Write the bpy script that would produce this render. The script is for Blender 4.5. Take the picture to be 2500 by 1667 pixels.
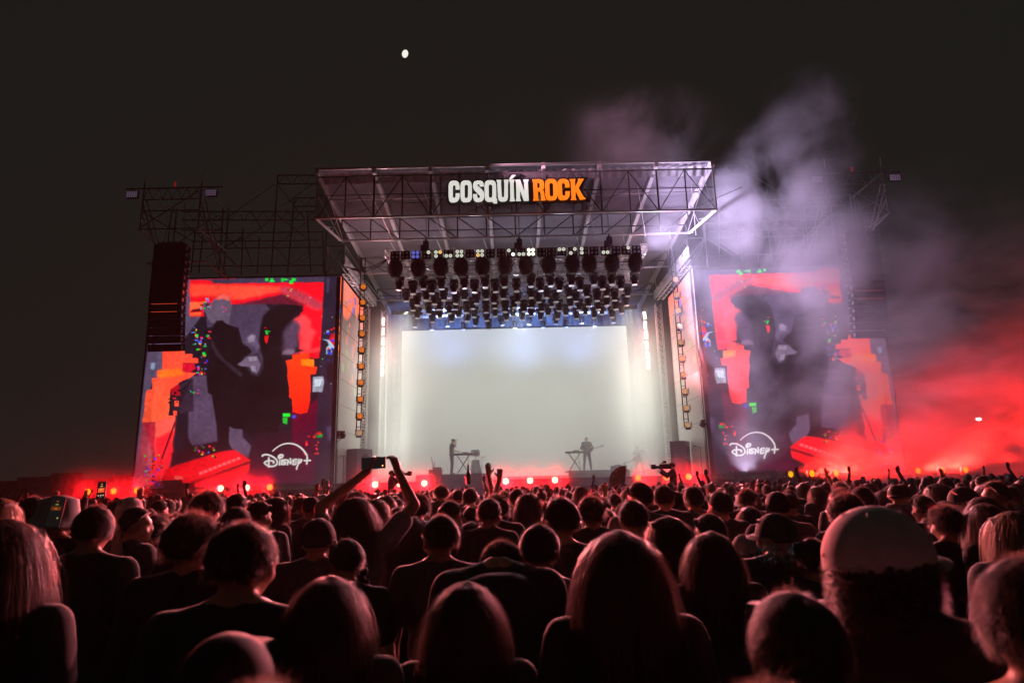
import bpy, bmesh, math, random
import numpy as np
from mathutils import Vector, Matrix, noise as mnoise
random.seed(7)
R = math.radians
sc = bpy.context.scene
COL = sc.collection
for _o in list(bpy.data.objects): bpy.data.objects.remove(_o)

# ------------------------------------------------------------------ camera
W0, H0 = 2500.0, 1667.0           # size of the photograph
F = 1560.0                        # focal length in those pixels
CAM = Vector((0.0, 0.0, 1.85))
PITCH, ROLL, YAW = math.atan(345.0 / F), R(1.43), R(0.35)
_f = Vector((math.sin(YAW) * math.cos(PITCH), math.cos(YAW) * math.cos(PITCH), math.sin(PITCH)))
_r0 = Vector((math.cos(YAW), -math.sin(YAW), 0.0))
_u0 = _r0.cross(_f)
_r = _r0 * math.cos(ROLL) - _u0 * math.sin(ROLL)
_u = _u0 * math.cos(ROLL) + _r0 * math.sin(ROLL)
cd = bpy.data.cameras.new('camera'); cam = bpy.data.objects.new('camera', cd); COL.objects.link(cam)
M = Matrix((_r, _u, -_f)).transposed().to_4x4(); M.translation = CAM
cam.matrix_world = M
cd.sensor_width = 36.0; cd.lens = 36.0 * F / W0; cd.clip_start = 0.05; cd.clip_end = 3000
cd.dof.use_dof = True; cd.dof.focus_distance = 26.0; cd.dof.aperture_fstop = 3.2
sc.camera = cam

def at(px, py, Y):
    """point of the plane y = Y seen at photo pixel (px, py)"""
    d = _f * F + _r * (px - W0 / 2) + _u * (H0 / 2 - py)
    return CAM + d * (Y / d.y)
def atz(px, py, Z):
    d = _f * F + _r * (px - W0 / 2) + _u * (H0 / 2 - py)
    return CAM + d * ((Z - CAM.z) / d.z)
def pix(p):
    v = Vector(p) - CAM
    z = v.dot(_f)
    return (W0 / 2 + F * v.dot(_r) / z, H0 / 2 - F * v.dot(_u) / z)
def srgb(r, g, b, k=1.0):
    f = lambda c: ((c / 255 + 0.055) / 1.055) ** 2.4 if c > 10.3 else c / 255 / 12.92
    return (f(r) * k, f(g) * k, f(b) * k, 1.0)

# ------------------------------------------------------------------ world, exposure
wd = bpy.data.worlds.new("World"); sc.world = wd; wd.use_nodes = True
bg = wd.node_tree.nodes['Background']
bg.inputs['Color'].default_value = srgb(25, 26, 23); bg.inputs['Strength'].default_value = 1.0
vs = sc.view_settings
sc.display_settings.display_device = 'sRGB'
vs.view_transform = 'Standard'; vs.look = 'None'; vs.gamma = 1; vs.use_curve_mapping = False; vs.exposure = 0
# the moon's own light, very weak
sd = bpy.data.lights.new('moonlight', 'SUN'); sd.energy = 0.012; sd.angle = R(0.5); sd.color = (1, .93, .85)
so = bpy.data.objects.new('moonlight', sd); COL.objects.link(so)
_md = (at(989, 132, 100) - CAM).normalized()
so.rotation_euler = _md.to_track_quat('Z', 'Y').to_euler()
cy = sc.cycles
cy.use_denoising = True
try: cy.denoiser = 'OPENIMAGEDENOISE'
except Exception: pass
cy.volume_bounces = 1; cy.max_bounces = 6; cy.diffuse_bounces = 2; cy.glossy_bounces = 2
cy.transparent_max_bounces = 12; cy.transmission_bounces = 4
cy.volume_step_rate = 1.0; cy.volume_max_steps = 128
cy.sample_clamp_indirect = 4.0; cy.sample_clamp_direct = 0.0
cy.use_light_tree = True

# ------------------------------------------------------------------ materials
_M = {}
def mat(name, color=(0.5, 0.5, 0.5), rough=0.6, metal=0.0, emit=None, strength=0.0, nscale=0, namt=0.25, bump=0.0, vary=0.0, spec=0.5, sheen=0.0):
    if name in _M: return _M[name]
    m = bpy.data.materials.new(name); m.use_nodes = True
    nt = m.node_tree; b = nt.nodes['Principled BSDF']
    b.inputs['Base Color'].default_value = (*color[:3], 1)
    b.inputs['Roughness'].default_value = rough; b.inputs['Metallic'].default_value = metal
    b.inputs['Specular IOR Level'].default_value = spec
    if sheen: b.inputs['Sheen Weight'].default_value = sheen; b.inputs['Sheen Roughness'].default_value = 0.4
    src = None
    if nscale:
        tc = nt.nodes.new('ShaderNodeTexCoord'); n = nt.nodes.new('ShaderNodeTexNoise')
        n.inputs['Scale'].default_value = nscale; n.inputs['Detail'].default_value = 5
        nt.links.new(tc.outputs['Object'], n.inputs['Vector'])
        mr = nt.nodes.new('ShaderNodeMapRange')
        mr.inputs['From Min'].default_value = .3; mr.inputs['From Max'].default_value = .7
        mr.inputs['To Min'].default_value = 1 - namt; mr.inputs['To Max'].default_value = 1 + namt
        nt.links.new(n.outputs['Fac'], mr.inputs['Value'])
        h = nt.nodes.new('ShaderNodeHueSaturation'); h.inputs['Color'].default_value = (*color[:3], 1)
        nt.links.new(mr.outputs[0], h.inputs['Value'])
        src = h.outputs[0]
        if bump:
            bp = nt.nodes.new('ShaderNodeBump'); bp.inputs['Strength'].default_value = bump
            nt.links.new(n.outputs['Fac'], bp.inputs['Height']); nt.links.new(bp.outputs[0], b.inputs['Normal'])
    if vary:
        oi = nt.nodes.new('ShaderNodeObjectInfo'); mr = nt.nodes.new('ShaderNodeMapRange')
        mr.inputs['To Min'].default_value = 1 - vary; mr.inputs['To Max'].default_value = 1 + vary
        nt.links.new(oi.outputs['Random'], mr.inputs['Value'])
        h = nt.nodes.new('ShaderNodeHueSaturation')
        if src: nt.links.new(src, h.inputs['Color'])
        else: h.inputs['Color'].default_value = (*color[:3], 1)
        nt.links.new(mr.outputs[0], h.inputs['Value']); src = h.outputs[0]
    if src: nt.links.new(src, b.inputs['Base Color'])
    if emit:
        b.inputs['Emission Color'].default_value = (*emit[:3], 1); b.inputs['Emission Strength'].default_value = strength
    _M[name] = m
    return m
ALU = mat('aluminium', (.62, .61, .6), .38, .85, nscale=6, namt=.2)
STEEL = mat('galvanised_steel', (.16, .155, .155), .5, .6, nscale=5, namt=.25)
DARKM = mat('dark_painted_steel', (.035, .034, .036), .45, .3, nscale=8, namt=.3)
BLACK = mat('black_plastic', (.010, .010, .011), .5, nscale=12, namt=.3, spec=.15)
CLOTHB = mat('black_stage_cloth', (.02, .019, .021), .85, nscale=3, namt=.4, bump=.2)
ROOFM = mat('grey_roof_canvas', (.17, .155, .175), .75, nscale=.9, namt=.28, bump=.15)
PALE = mat('pale_beam_paint', (.60, .56, .56), .5, nscale=3, namt=.15)

# ------------------------------------------------------------------ object helpers
def tag(o, label=None, cat=None, group=None, kind=None):
    if label: o['label'] = label
    if cat: o['category'] = cat
    if group: o['group'] = group
    if kind: o['kind'] = kind
    return o
def empty(name, loc=(0, 0, 0), label=None, cat=None, group=None, rz=0.0):
    o = bpy.data.objects.new(name, None); COL.objects.link(o)
    o.location = loc; o.rotation_euler = (0, 0, rz); o.empty_display_size = .1
    return tag(o, label, cat, group)
def link(name, me, parent=None, mw=None, loc=None):
    o = bpy.data.objects.new(name, me); COL.objects.link(o)
    if parent is not None: o.parent = parent
    if mw is not None: o.matrix_local = mw
    if loc is not None: o.location = loc
    return o
class MB:
    """collects simple shapes and links them as ONE mesh"""
    def __init__(s): s.v = []; s.f = []
    def add(s, vs, fs):
        n = len(s.v); s.v += [tuple(v) for v in vs]; s.f += [tuple(i + n for i in f) for f in fs]; return s
    def box(s, c, d, rot=None):
        c = Vector(c); vs = []
        for x in (-.5, .5):
            for y in (-.5, .5):
                for z in (-.5, .5):
                    v = Vector((x * d[0], y * d[1], z * d[2]))
                    if rot is not None: v = rot @ v
                    vs.append(c + v)
        return s.add(vs, [(0, 1, 3, 2), (4, 6, 7, 5), (0, 4, 5, 1), (2, 3, 7, 6), (0, 2, 6, 4), (1, 5, 7, 3)])
    def tube(s, p, q, r0, r1=None, n=6, cap=True):
        p, q = Vector(p), Vector(q); r1 = r0 if r1 is None else r1
        d = (q - p)
        if d.length < 1e-6: return s
        qt = d.to_track_quat('Z', 'Y'); vs = []
        for k, (c, r) in enumerate(((p, r0), (q, r1))):
            for i in range(n):
                a = 2 * math.pi * i / n
                vs.append(c + qt @ Vector((math.cos(a) * r, math.sin(a) * r, 0)))
        fs = [(i, (i + 1) % n, n + (i + 1) % n, n + i) for i in range(n)]
        if cap: fs += [tuple(range(n - 1, -1, -1)), tuple(range(n, 2 * n))]
        return s.add(vs, fs)
    def path(s, pts, r, n=6):
        for a, b in zip(pts, pts[1:]): s.tube(a, b, r, n=n)
        return s
    def lathe(s, prof, n=16, mw=None):
        vs = []; mw = mw or Matrix.Identity(4)
        for (r, z) in prof:
            for i in range(n):
                a = 2 * math.pi * i / n; vs.append(mw @ Vector((r * math.cos(a), r * math.sin(a), z)))
        fs = []
        for k in range(len(prof) - 1):
            for i in range(n):
                j = (i + 1) % n; fs.append((k * n + i, k * n + j, (k + 1) * n + j, (k + 1) * n + i))
        fs.append(tuple(range(n - 1, -1, -1))); fs.append(tuple((len(prof) - 1) * n + i for i in range(n)))
        return s.add(vs, fs)
    def mesh(s, name, m=None, smooth=False):
        me = bpy.data.meshes.new(name); me.from_pydata(s.v, [], s.f)
        if m: me.materials.append(m)
        if smooth: me.polygons.foreach_set('use_smooth', [True] * len(me.polygons))
        me.update(); return me
    def build(s, name, m, parent=None, smooth=False, loc=None):
        return link(name, s.mesh(name, m, smooth), parent, loc=loc)
_UT = {}
def unit_tube(m, n=6):
    k = (m.name, n)
    if k not in _UT: _UT[k] = MB().tube((0, 0, 0), (0, 0, 1), 1, n=n).mesh('tube', m)
    return _UT[k]
def rod(name, p, q, r, m, parent, n=6):
    """a tube as an object of its own, sharing one unit mesh; coordinates are the parent's"""
    p, q = Vector(p), Vector(q); d = q - p
    mw = Matrix.Translation(p) @ d.to_track_quat('Z', 'Y').to_matrix().to_4x4() @ Matrix.Diagonal((r, r, d.length, 1))
    return link(name, unit_tube(m, n), parent, mw)
_UB = {}
def bar(name, p, q, w, h, m, parent, up=(0, 0, 1)):
    if m.name not in _UB: _UB[m.name] = MB().box((0, 0, .5), (1, 1, 1)).mesh('bar', m)
    p, q = Vector(p), Vector(q); d = q - p; z = d.normalized(); x = Vector(up).cross(z)
    if x.length < 1e-4: x = Vector((1, 0, 0))
    x.normalize(); y = z.cross(x)
    R3 = Matrix((x, y, z)).transposed().to_4x4()
    mw = Matrix.Translation(p) @ R3 @ Matrix.Diagonal((w, h, d.length, 1))
    return link(name, _UB[m.name], parent, mw)
def copy_tree(o, parent=None):
    c = o.copy(); COL.objects.link(c)
    if parent is not None: c.parent = parent
    for ch in list(o.children): copy_tree(ch, c)
    return c
ORD = ['first', 'second', 'third', 'fourth', 'fifth', 'sixth', 'seventh', 'eighth', 'ninth', 'tenth', 'eleventh', 'twelfth',
       'thirteenth', 'fourteenth', 'fifteenth', 'sixteenth', 'seventeenth', 'eighteenth', 'nineteenth', 'twentieth', 'twenty first',
       'twenty second', 'twenty third', 'twenty fourth']

# ------------------------------------------------------------------ lamps' light
def spot(name, loc, aim, power, color, size=R(40), blend=.6, rad=.1, parent=None):
    l = bpy.data.lights.new(name, 'SPOT'); l.energy = power; l.color = color; l.spot_size = size; l.spot_blend = blend; l.shadow_soft_size = rad
    o = bpy.data.objects.new(name, l); COL.objects.link(o)
    o.location = loc; o.rotation_euler = (Vector(aim) - Vector(loc)).to_track_quat('-Z', 'Y').to_euler()
    return o

# ------------------------------------------------------------------ smoke and haze
def fog(name, lo, hi, dens, color, label, g=0.3, nscale=.15, lo_t=.45, hi_t=.65, stretch=(1, 1, 1), fades=None, seed=0.0, extra=None, detail=3):
    """box of smoke: noise clouds that thin out towards the box faces"""
    lo, hi = Vector(lo), Vector(hi); c = (lo + hi) / 2; d = hi - lo
    o = MB().box((0, 0, 0), d).build(name, None, None); o.location = c
    m = bpy.data.materials.new(name + '_smoke'); m.use_nodes = True; nt = m.node_tree
    for n in list(nt.nodes):
        if n.type != 'OUTPUT_MATERIAL': nt.nodes.remove(n)
    out = nt.nodes['Material Output']
    pv = nt.nodes.new('ShaderNodeVolumePrincipled')
    pv.inputs['Color'].default_value = (*color[:3], 1); pv.inputs['Anisotropy'].default_value = g
    pv.inputs['Density'].default_value = dens
    nt.links.new(pv.outputs[0], out.inputs['Volume'])
    tc = nt.nodes.new('ShaderNodeTexCoord')
    def math_(op, a, b=None, clamp=False):
        n = nt.nodes.new('ShaderNodeMath'); n.operation = op; n.use_clamp = clamp
        for i, v in enumerate((a, b)):
            if v is None: continue
            if hasattr(v, 'links'): nt.links.new(v, n.inputs[i])
            else: n.inputs[i].default_value = v
        return n.outputs[0]
    mp = nt.nodes.new('ShaderNodeMapping'); nt.links.new(tc.outputs['Object'], mp.inputs[0])
    mp.inputs['Scale'].default_value = stretch; mp.inputs['Location'].default_value = (seed, seed * .7, seed * 1.3)
    nz = nt.nodes.new('ShaderNodeTexNoise'); nz.inputs['Scale'].default_value = nscale; nz.inputs['Detail'].default_value = detail
    nz.inputs['Roughness'].default_value = .6; nz.inputs['Distortion'].default_value = .4
    nt.links.new(mp.outputs[0], nz.inputs['Vector'])
    mr = nt.nodes.new('ShaderNodeMapRange'); mr.interpolation_type = 'SMOOTHSTEP'
    mr.inputs['From Min'].default_value = lo_t; mr.inputs['From Max'].default_value = hi_t
    nt.links.new(nz.outputs['Fac'], mr.inputs['Value'])
    val = mr.outputs[0]
    sx = nt.nodes.new('ShaderNodeSeparateXYZ'); nt.links.new(tc.outputs['Object'], sx.inputs[0])
    fades = fades or {}
    for ax in range(3):
        for side, key in ((-1, '-xyz'[ax + 1] + '-'), (1, 'xyz'[ax] + '+')):
            w = fades.get('xyz'[ax] + ('-' if side < 0 else '+'), .2 * d[ax])
            if not w: continue
            # distance from that face, 0..1 over w
            a = math_('MULTIPLY', sx.outputs[ax], -side)
            a = math_('ADD', a, d[ax] / 2)
            m2 = nt.nodes.new('ShaderNodeMapRange'); m2.interpolation_type = 'SMOOTHSTEP'
            m2.inputs['From Max'].default_value = w; nt.links.new(a, m2.inputs['Value'])
            val = math_('MULTIPLY', val, m2.outputs[0])
    if extra: val = extra(nt, math_, sx, tc, val)
    val = math_('MULTIPLY', val, dens)
    nt.links.new(val, pv.inputs['Density'])
    o.data.materials.append(m)
    tag(o, label, 'smoke', kind='stuff')
    return o
def blobs(spec):
    """shape the smoke as a chain of soft ellipsoids: (centre, radii, weight) in box coordinates"""
    def ex(nt, math_, sx, tc, val):
        acc = None
        for (c, rr, w) in spec:
            mp = nt.nodes.new('ShaderNodeMapping'); mp.vector_type = 'POINT'
            mp.inputs['Scale'].default_value = [1 / k for k in rr]
            mp.inputs['Location'].default_value = [-c[i] / rr[i] for i in range(3)]
            nt.links.new(tc.outputs['Object'], mp.inputs[0])
            ln = nt.nodes.new('ShaderNodeVectorMath'); ln.operation = 'LENGTH'; nt.links.new(mp.outputs[0], ln.inputs[0])
            m2 = nt.nodes.new('ShaderNodeMapRange'); m2.interpolation_type = 'SMOOTHSTEP'
            m2.inputs['From Min'].default_value = 1.0; m2.inputs['From Max'].default_value = .25; m2.inputs['To Max'].default_value = w
            nt.links.new(ln.outputs['Value'], m2.inputs['Value'])
            acc = m2.outputs[0] if acc is None else math_('MAXIMUM', acc, m2.outputs[0])
        return math_('MULTIPLY', val, acc)
    return ex

# ================================================================== STRUCTURE
CX = 0.48                                   # centre line of the stage
DZ = 2.0                                    # deck height
XL, XR = CX - 8.38, CX + 8.40               # inner edges of the wings
# ground: trodden grass, gently uneven, one sheet to the horizon
def ground():
    g = MB(); xs = [-900, -300, -120, -60] + [-40 + 2 * i for i in range(41)] + [60, 120, 300, 900]
    ys = [-60, -20] + [-6 + 1.6 * i for i in range(42)] + [80, 120, 200, 400, 1500]
    vs = []
    for y in ys:
        for x in xs:
            vs.append((x, y, -.03 + .03 * mnoise.noise(Vector((x * .5, y * .5, 0)))))
    n = len(xs)
    fs = [(j * n + i, j * n + i + 1, (j + 1) * n + i + 1, (j + 1) * n + i) for j in range(len(ys) - 1) for i in range(n - 1)]
    g.add(vs, fs)
    m = mat('trodden_grass', (.045, .05, .022), .95, nscale=1.4, namt=.6, bump=.5)
    tag(g.build('ground', m, smooth=True), kind='structure')
ground()

# ---- stage: deck, skirt, wings
def stage():
    t = empty('stage', (CX, 29, 0), 'wide dark concert stage deck with plain black skirt behind the crowd', 'stage')
    DECK = mat('black_stage_deck', (.06, .058, .062), .45, nscale=2, namt=.3, bump=.1)
    SK = mat('dark_skirt_panel', (.10, .095, .11), .7, nscale=1.2, namt=.3, bump=.15)
    for i in range(8):
        for j in range(6):
            MB().box((-7.31 + i * 2.09, 1.03 + j * 2.06, DZ - .05), (2.07, 2.04, .1)).build('deck_panel', DECK, t)
    for i in range(7):
        MB().box((-7.15 + i * 2.385, .02, DZ / 2 - .06), (2.37, .05, DZ - .08)).build('skirt_panel', SK, t)
    MB().box((0, .0, DZ - .03), (16.76, .08, .07)).build('deck_edge', DARKM, t)
    for i in range(9):
        for j in range(5):
            rod('deck_leg', (-8.2 + i * 2.05, .5 + j * 2.8, 0), (-8.2 + i * 2.05, .5 + j * 2.8, DZ - .1), .04, STEEL, t)
    # steps and cases standing against the skirt are their own things below
stage()
for (x0, x1, side) in ((-19.6, XL - .05, 'left'), (XR + .05, 22.5, 'right')):
    t = empty('screen_platform', ((x0 + x1) / 2, 29, 0), 'low black scaffold platform carrying the %s video screen' % side, 'platform')
    w = x1 - x0; n = 6
    for i in range(n):
        MB().box((-w / 2 + w / n * (i + .5), -.9, .88), (w / n - .02, .05, 1.72)).build('skirt_panel', CLOTHB, t)
    MB().box((0, .3, 1.77), (w, 2.4, .07)).build('platform_top', DARKM, t)
    for i in range(7):
        rod('platform_leg', (-w / 2 + .2 + i * (w - .4) / 6, 1.3, 0), (-w / 2 + .2 + i * (w - .4) / 6, 1.3, 1.74), .04, STEEL, t)
t = empty('lamp_shelf', (CX, 28.2, 0), 'long low shelf below the stage edge carrying the row of red floor lamps', 'shelf')
for i in range(12): MB().box((-19.2 + i * 3.5, -.3, 1.632), (3.47, .4, .06)).build('shelf_board', DARKM, t)
for i in range(22): rod('shelf_leg', (-20.1 + i * 1.98, -.3, 0), (-20.1 + i * 1.98, -.3, 1.6), .03, STEEL, t)

# ---- screens
def led_image(name, w, h, arr):
    im = bpy.data.images.new(name, w, h, float_buffer=True, alpha=False)
    im.colorspace_settings.name = 'Linear Rec.709'
    buf = np.ones((h, w, 4), np.float32); buf[..., :3] = arr
    im.pixels.foreach_set(buf.ravel()); im.pack(); return im
def screen_mat(name, im, strength):
    m = bpy.data.materials.new(name); m.use_nodes = True; nt = m.node_tree; b = nt.nodes['Principled BSDF']
    tx = nt.nodes.new('ShaderNodeTexImage'); tx.image = im; tx.interpolation = 'Linear'; tx.extension = 'EXTEND'
    nt.links.new(tx.outputs[0], b.inputs['Emission Color']); b.inputs['Emission Strength'].default_value = strength
    b.inputs['Base Color'].default_value = (.02, .02, .022, 1); b.inputs['Roughness'].default_value = .6
    return m
def in_poly(px, py, poly):
    c = np.zeros(px.shape, bool); n = len(poly); j = n - 1
    for i in range(n):
        xi, yi = poly[i]; xj, yj = poly[j]
        if yi != yj:
            c ^= ((yi > py) != (yj > py)) & (px < (xj - xi) * (py - yi) / (yj - yi) + xi)
        j = i
    return c
def lin(c): return np.array(srgb(*c)[:3])
def screen_art(x0, x1, z0, z1, Y, w, h):
    """the glitched live picture on the left screen; drawn on the screen's own grid"""
    X = np.linspace(x0, x1, w)[None, :].repeat(h, 0); Z = np.linspace(z0, z1, h)[:, None].repeat(w, 1)
    V = np.stack([X - CAM.x, np.full_like(X, Y) - CAM.y, Z - CAM.z], -1)
    zz = V @ np.array(_f); px = W0 / 2 + F * (V @ np.array(_r)) / zz; py = H0 / 2 - F * (V @ np.array(_u)) / zz
    px = (px - 300) * 2.704; py = (py - 640) * 2.704
    rng = np.random.default_rng(5)
    wob = 6 * np.sin(py / 23.) + 4 * np.sin(px / 17. + 2)
    A = np.empty((h, w, 3)); A[:] = lin((40, 31, 43))
    def fill(poly, c, soft=0, wobble=0, grad=None):
        m = in_poly(px + wobble * wob * .6, py + wobble * wob * .4, poly).astype(float)
        if soft:
            k = soft
            for _ in range(2):
                for ax in (0, 1):
                    acc = sum(np.roll(m, s, ax) for s in range(-k, k + 1)) / (2 * k + 1); m = acc
        col = lin(c)[None, None, :]
        if grad is not None:
            c2, (gx0, gy0), (gx1, gy1) = grad
            tt = np.clip(((px - gx0) * (gx1 - gx0) + (py - gy0) * (gy1 - gy0)) / ((gx1 - gx0) ** 2 + (gy1 - gy0) ** 2), 0, 1)[..., None]
            col = col * (1 - tt) + lin(c2) * tt
        A[:] = A * (1 - m[..., None]) + col * m[..., None]
    LG = (88, 68, 90)
    fill([(40, 1500), (225, 110), (700, 110), (260, 700), (190, 800), (130, 1060), (130, 1500)], (100, 86, 112), 2)
    fill([(40, 1480), (100, 1250), (130, 1060), (200, 1060), (190, 1480)], (150, 52, 80), 3, 0, ((190, 80, 90), (60, 1200), (200, 1200)))
    fill([(445, 115), (1335, 95), (1335, 130), (650, 142), (445, 150)], (72, 62, 86))
    K = lambda pl: [(432.6 + x * .8968, 54 + y * .8968) for x, y in pl]
    fill(K([(120, 230), (560, 235), (600, 290), (530, 420), (520, 520), (560, 620), (540, 720), (420, 640), (370, 420), (290, 400), (140, 420)]), (76, 60, 82), 1, 0, ((84, 70, 94), (300, 260), (400, 600)))
    fill(K([(10, 68), (170, 74), (185, 98), (1000, 85), (998, 250), (975, 560), (966, 648), (930, 648), (890, 640), (890, 600), (820, 575), (800, 420), (850, 262), (700, 235), (560, 228), (320, 250), (300, 250), (110, 232), (120, 340), (10, 338)]), (244, 20, 42), 1, 1)
    fill(K([(15, 100), (180, 105), (400, 110), (680, 118), (700, 150), (560, 178), (420, 205), (330, 215), (180, 185), (20, 190)]), (255, 84, 64), 4, 1)
    fill(K([(560, 200), (700, 170), (860, 250), (840, 262), (700, 245), (330, 250), (440, 225)]), (104, 30, 50), 3, 1)
    fill(K([(670, 125), (740, 118), (850, 165), (930, 210), (1000, 250), (960, 300), (860, 250), (760, 200), (690, 170)]), (190, 66, 84), 5, 1)
    fill(K([(12, 232), (112, 232), (100, 270), (60, 290), (30, 300), (10, 300)]), (255, 110, 72), 1); fill(K([(12, 310), (100, 306), (90, 332), (10, 336)]), (255, 104, 66), 1); fill(K([(30, 285), (110, 280), (80, 304), (10, 306)]), (120, 16, 34), 1)
    fill(K([(770, 360), (860, 325), (895, 370), (900, 420), (948, 460), (900, 525), (895, 595), (820, 575), (832, 480), (800, 420)]), (255, 74, 80), 4, 1)
    fill(K([(195, 205), (250, 180), (305, 200), (318, 260), (310, 310), (298, 392), (160, 388), (120, 300)]), (108, 92, 112), 1)
    fill(K([(198, 215), (225, 186), (255, 178), (295, 190), (312, 225), (260, 212)]), (226, 104, 96), 1)
    fill(K([(0, 780), (130, 770), (145, 900), (175, 920), (208, 1140), (215, 1262), (20, 1290), (0, 1240)]), (92, 74, 98), 2)
    fill(K([(300, 1145), (395, 1170), (400, 1230), (462, 1290), (440, 1380), (320, 1312), (298, 1270)]), (98, 80, 104), 1)
    DK = (33, 24, 29)
    fill(K([(175, 420), (205, 370), (250, 366), (290, 400), (350, 420), (378, 470), (400, 540), (440, 560), (470, 600), (420, 640), (370, 690), (430, 710), (500, 770), (560, 740), (700, 700), (715, 760), (740, 950), (765, 1050), (690, 1060), (650, 1250), (480, 1250), (400, 1168), (330, 1165), (300, 1145), (296, 1260), (312, 1310), (220, 1342), (208, 1130), (170, 910), (145, 900), (135, 770), (165, 500)]), DK, 1)
    fill(K([(530, 420), (545, 340), (590, 290), (680, 258), (760, 250), (840, 262), (850, 300), (780, 345), (730, 400), (705, 460), (715, 560), (690, 620), (700, 760), (560, 780), (545, 640), (520, 560)]), DK, 3)
    fill(K([(705, 470), (740, 390), (800, 355), (835, 420), (815, 500), (805, 560), (760, 590), (700, 600)]), (90, 70, 92), 6, 1)
    fill(K([(698, 600), (730, 575), (780, 580), (785, 612), (740, 622), (700, 625)]), (122, 98, 118), 2, 1)
    fill(K([(405, 525), (440, 480), (490, 470), (500, 520), (522, 560), (502, 600), (480, 560), (440, 535)]), (104, 88, 112), 2, 1); fill(K([(435, 500), (465, 470), (495, 480), (480, 525), (445, 528)]), (142, 128, 150), 1)
    fill(K([(400, 640), (520, 610), (545, 700), (520, 780), (470, 770), (430, 720)]), (66, 52, 68), 2, 1)
    fill(K([(358, 690), (430, 638), (510, 632), (526, 690), (505, 762), (470, 745), (450, 706), (380, 700)]), (118, 102, 124), 1, 1); fill(K([(440, 640), (500, 632), (505, 662), (450, 668)]), (156, 142, 160), 1); fill(K([(455, 700), (495, 705), (498, 745), (468, 738)]), (152, 140, 158), 1)
    fill(K([(160, 480), (192, 560), (262, 650), (322, 700), (402, 760), (392, 790), (322, 735), (204, 625), (160, 545)]), (56, 46, 58), 2, 1)
    fill(K([(560, 482), (592, 478), (582, 530), (572, 540), (562, 515)]), (232, 30, 36)); fill(K([(566, 440), (584, 440), (584, 458), (566, 458)]), (20, 180, 60))
    # stand and its legs
    fill([(345, 1085), (380, 1060), (465, 1225), (430, 1235)], (40, 28, 36)); fill([(352, 820), (462, 760), (468, 985), (375, 1000)], (62, 46, 64), 1)
    fill([(300, 885), (370, 850), (460, 760), (440, 800), (360, 1000), (345, 1050)], (48, 36, 46), 1)
    # orange sheets on the left
    fill([(262, 574), (405, 574), (412, 606), (460, 606), (460, 632), (497, 632), (497, 664), (396, 664), (396, 722), (486, 730), (440, 768), (372, 792), (345, 830), (312, 850), (312, 905), (300, 1012), (346, 1012), (338, 1100), (322, 1230), (210, 1230), (216, 1058), (128, 1058), (152, 845), (192, 835), (192, 765), (226, 765), (226, 712), (256, 712)],
         (255, 84, 62), 0, .5, ((255, 100, 66), (250, 600), (250, 1000)))
    fill([(232, 712), (400, 700), (400, 745), (300, 758), (232, 762)], (255, 118, 40), 3)
    fill([(392, 668), (470, 668), (480, 700), (440, 728), (392, 722)], (216, 24, 56), 1); fill([(310, 840), (370, 800), (378, 880), (330, 880)], (190, 20, 46), 1)
    fill([(340, 915), (368, 915), (368, 952), (340, 952)], (255, 90, 70)); fill([(332, 980), (356, 980), (356, 1010), (332, 1010)], (255, 84, 66))
    fill([(130, 1060), (215, 1060), (215, 1480), (180, 1480), (205, 1290)], (188, 44, 66), 3, 1)
    fill([(215, 1040), (346, 1020), (335, 1110), (250, 1300), (215, 1290)], (255, 96, 84), 3)
    fill([(215, 1160), (335, 1100), (330, 1240), (310, 1380), (190, 1480), (165, 1470), (215, 1290)], (244, 42, 56), 3, 1)
    fill([(340, 1050), (352, 1050), (262, 1300), (248, 1300)], (120, 20, 40))
    # keyboard and the red floor
    fill([(320, 1260), (620, 1180), (640, 1250), (330, 1345)], (54, 22, 34), 2)
    fill([(270, 1380), (340, 1345), (640, 1252), (740, 1240), (862, 1318), (832, 1380), (640, 1480), (440, 1505), (260, 1480)], (226, 8, 30), 2, 0, ((250, 30, 44), (300, 1300), (700, 1400)))
    for i in range(9): fill([(500 + i * 31, 1388 - i * 12), (522 + i * 31, 1380 - i * 12), (530 + i * 31, 1396 - i * 12), (508 + i * 31, 1404 - i * 12)], (255, 110, 116))
    for i in range(10): fill([(500 + i * 34, 1434 - i * 13), (524 + i * 34, 1424 - i * 13), (530 + i * 34, 1434 - i * 13), (506 + i * 34, 1444 - i * 13)], (242, 66, 78))
    fill([(440, 1450), (840, 1310), (850, 1325), (450, 1475)], (150, 8, 24), 1)
    fill([(262, 1440), (392, 1436), (392, 1510), (262, 1510)], (26, 12, 20)); fill([(340, 1412), (396, 1412), (396, 1432), (340, 1432)], (255, 96, 90))
    # orange flame on the right and the bluish column beyond it
    fill([(1330, 90), (1460, 90), (1420, 1500), (1262, 1500), (1290, 900), (1300, 636)], (44, 38, 56), 1)
    fill([(1345, 100), (1368, 100), (1360, 200), (1345, 200)], (66, 60, 84), 1); fill([(1345, 670), (1396, 670), (1390, 790), (1350, 810)], (28, 22, 34), 2)
    fill([(1118, 992), (1286, 905), (1266, 1452), (1118, 1400)], (112, 10, 48), 3, 0, ((84, 12, 50), (1120, 1000), (1260, 1200)))
    fill([(870, 1120), (1118, 1120), (1118, 1400), (830, 1400)], (44, 28, 40), 1, 0, ((74, 22, 52), (900, 1130), (1000, 1400)))
    fill([(830, 1400), (1262, 1400), (1262, 1452), (960, 1452), (790, 1500)], (92, 20, 58), 2)
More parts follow.
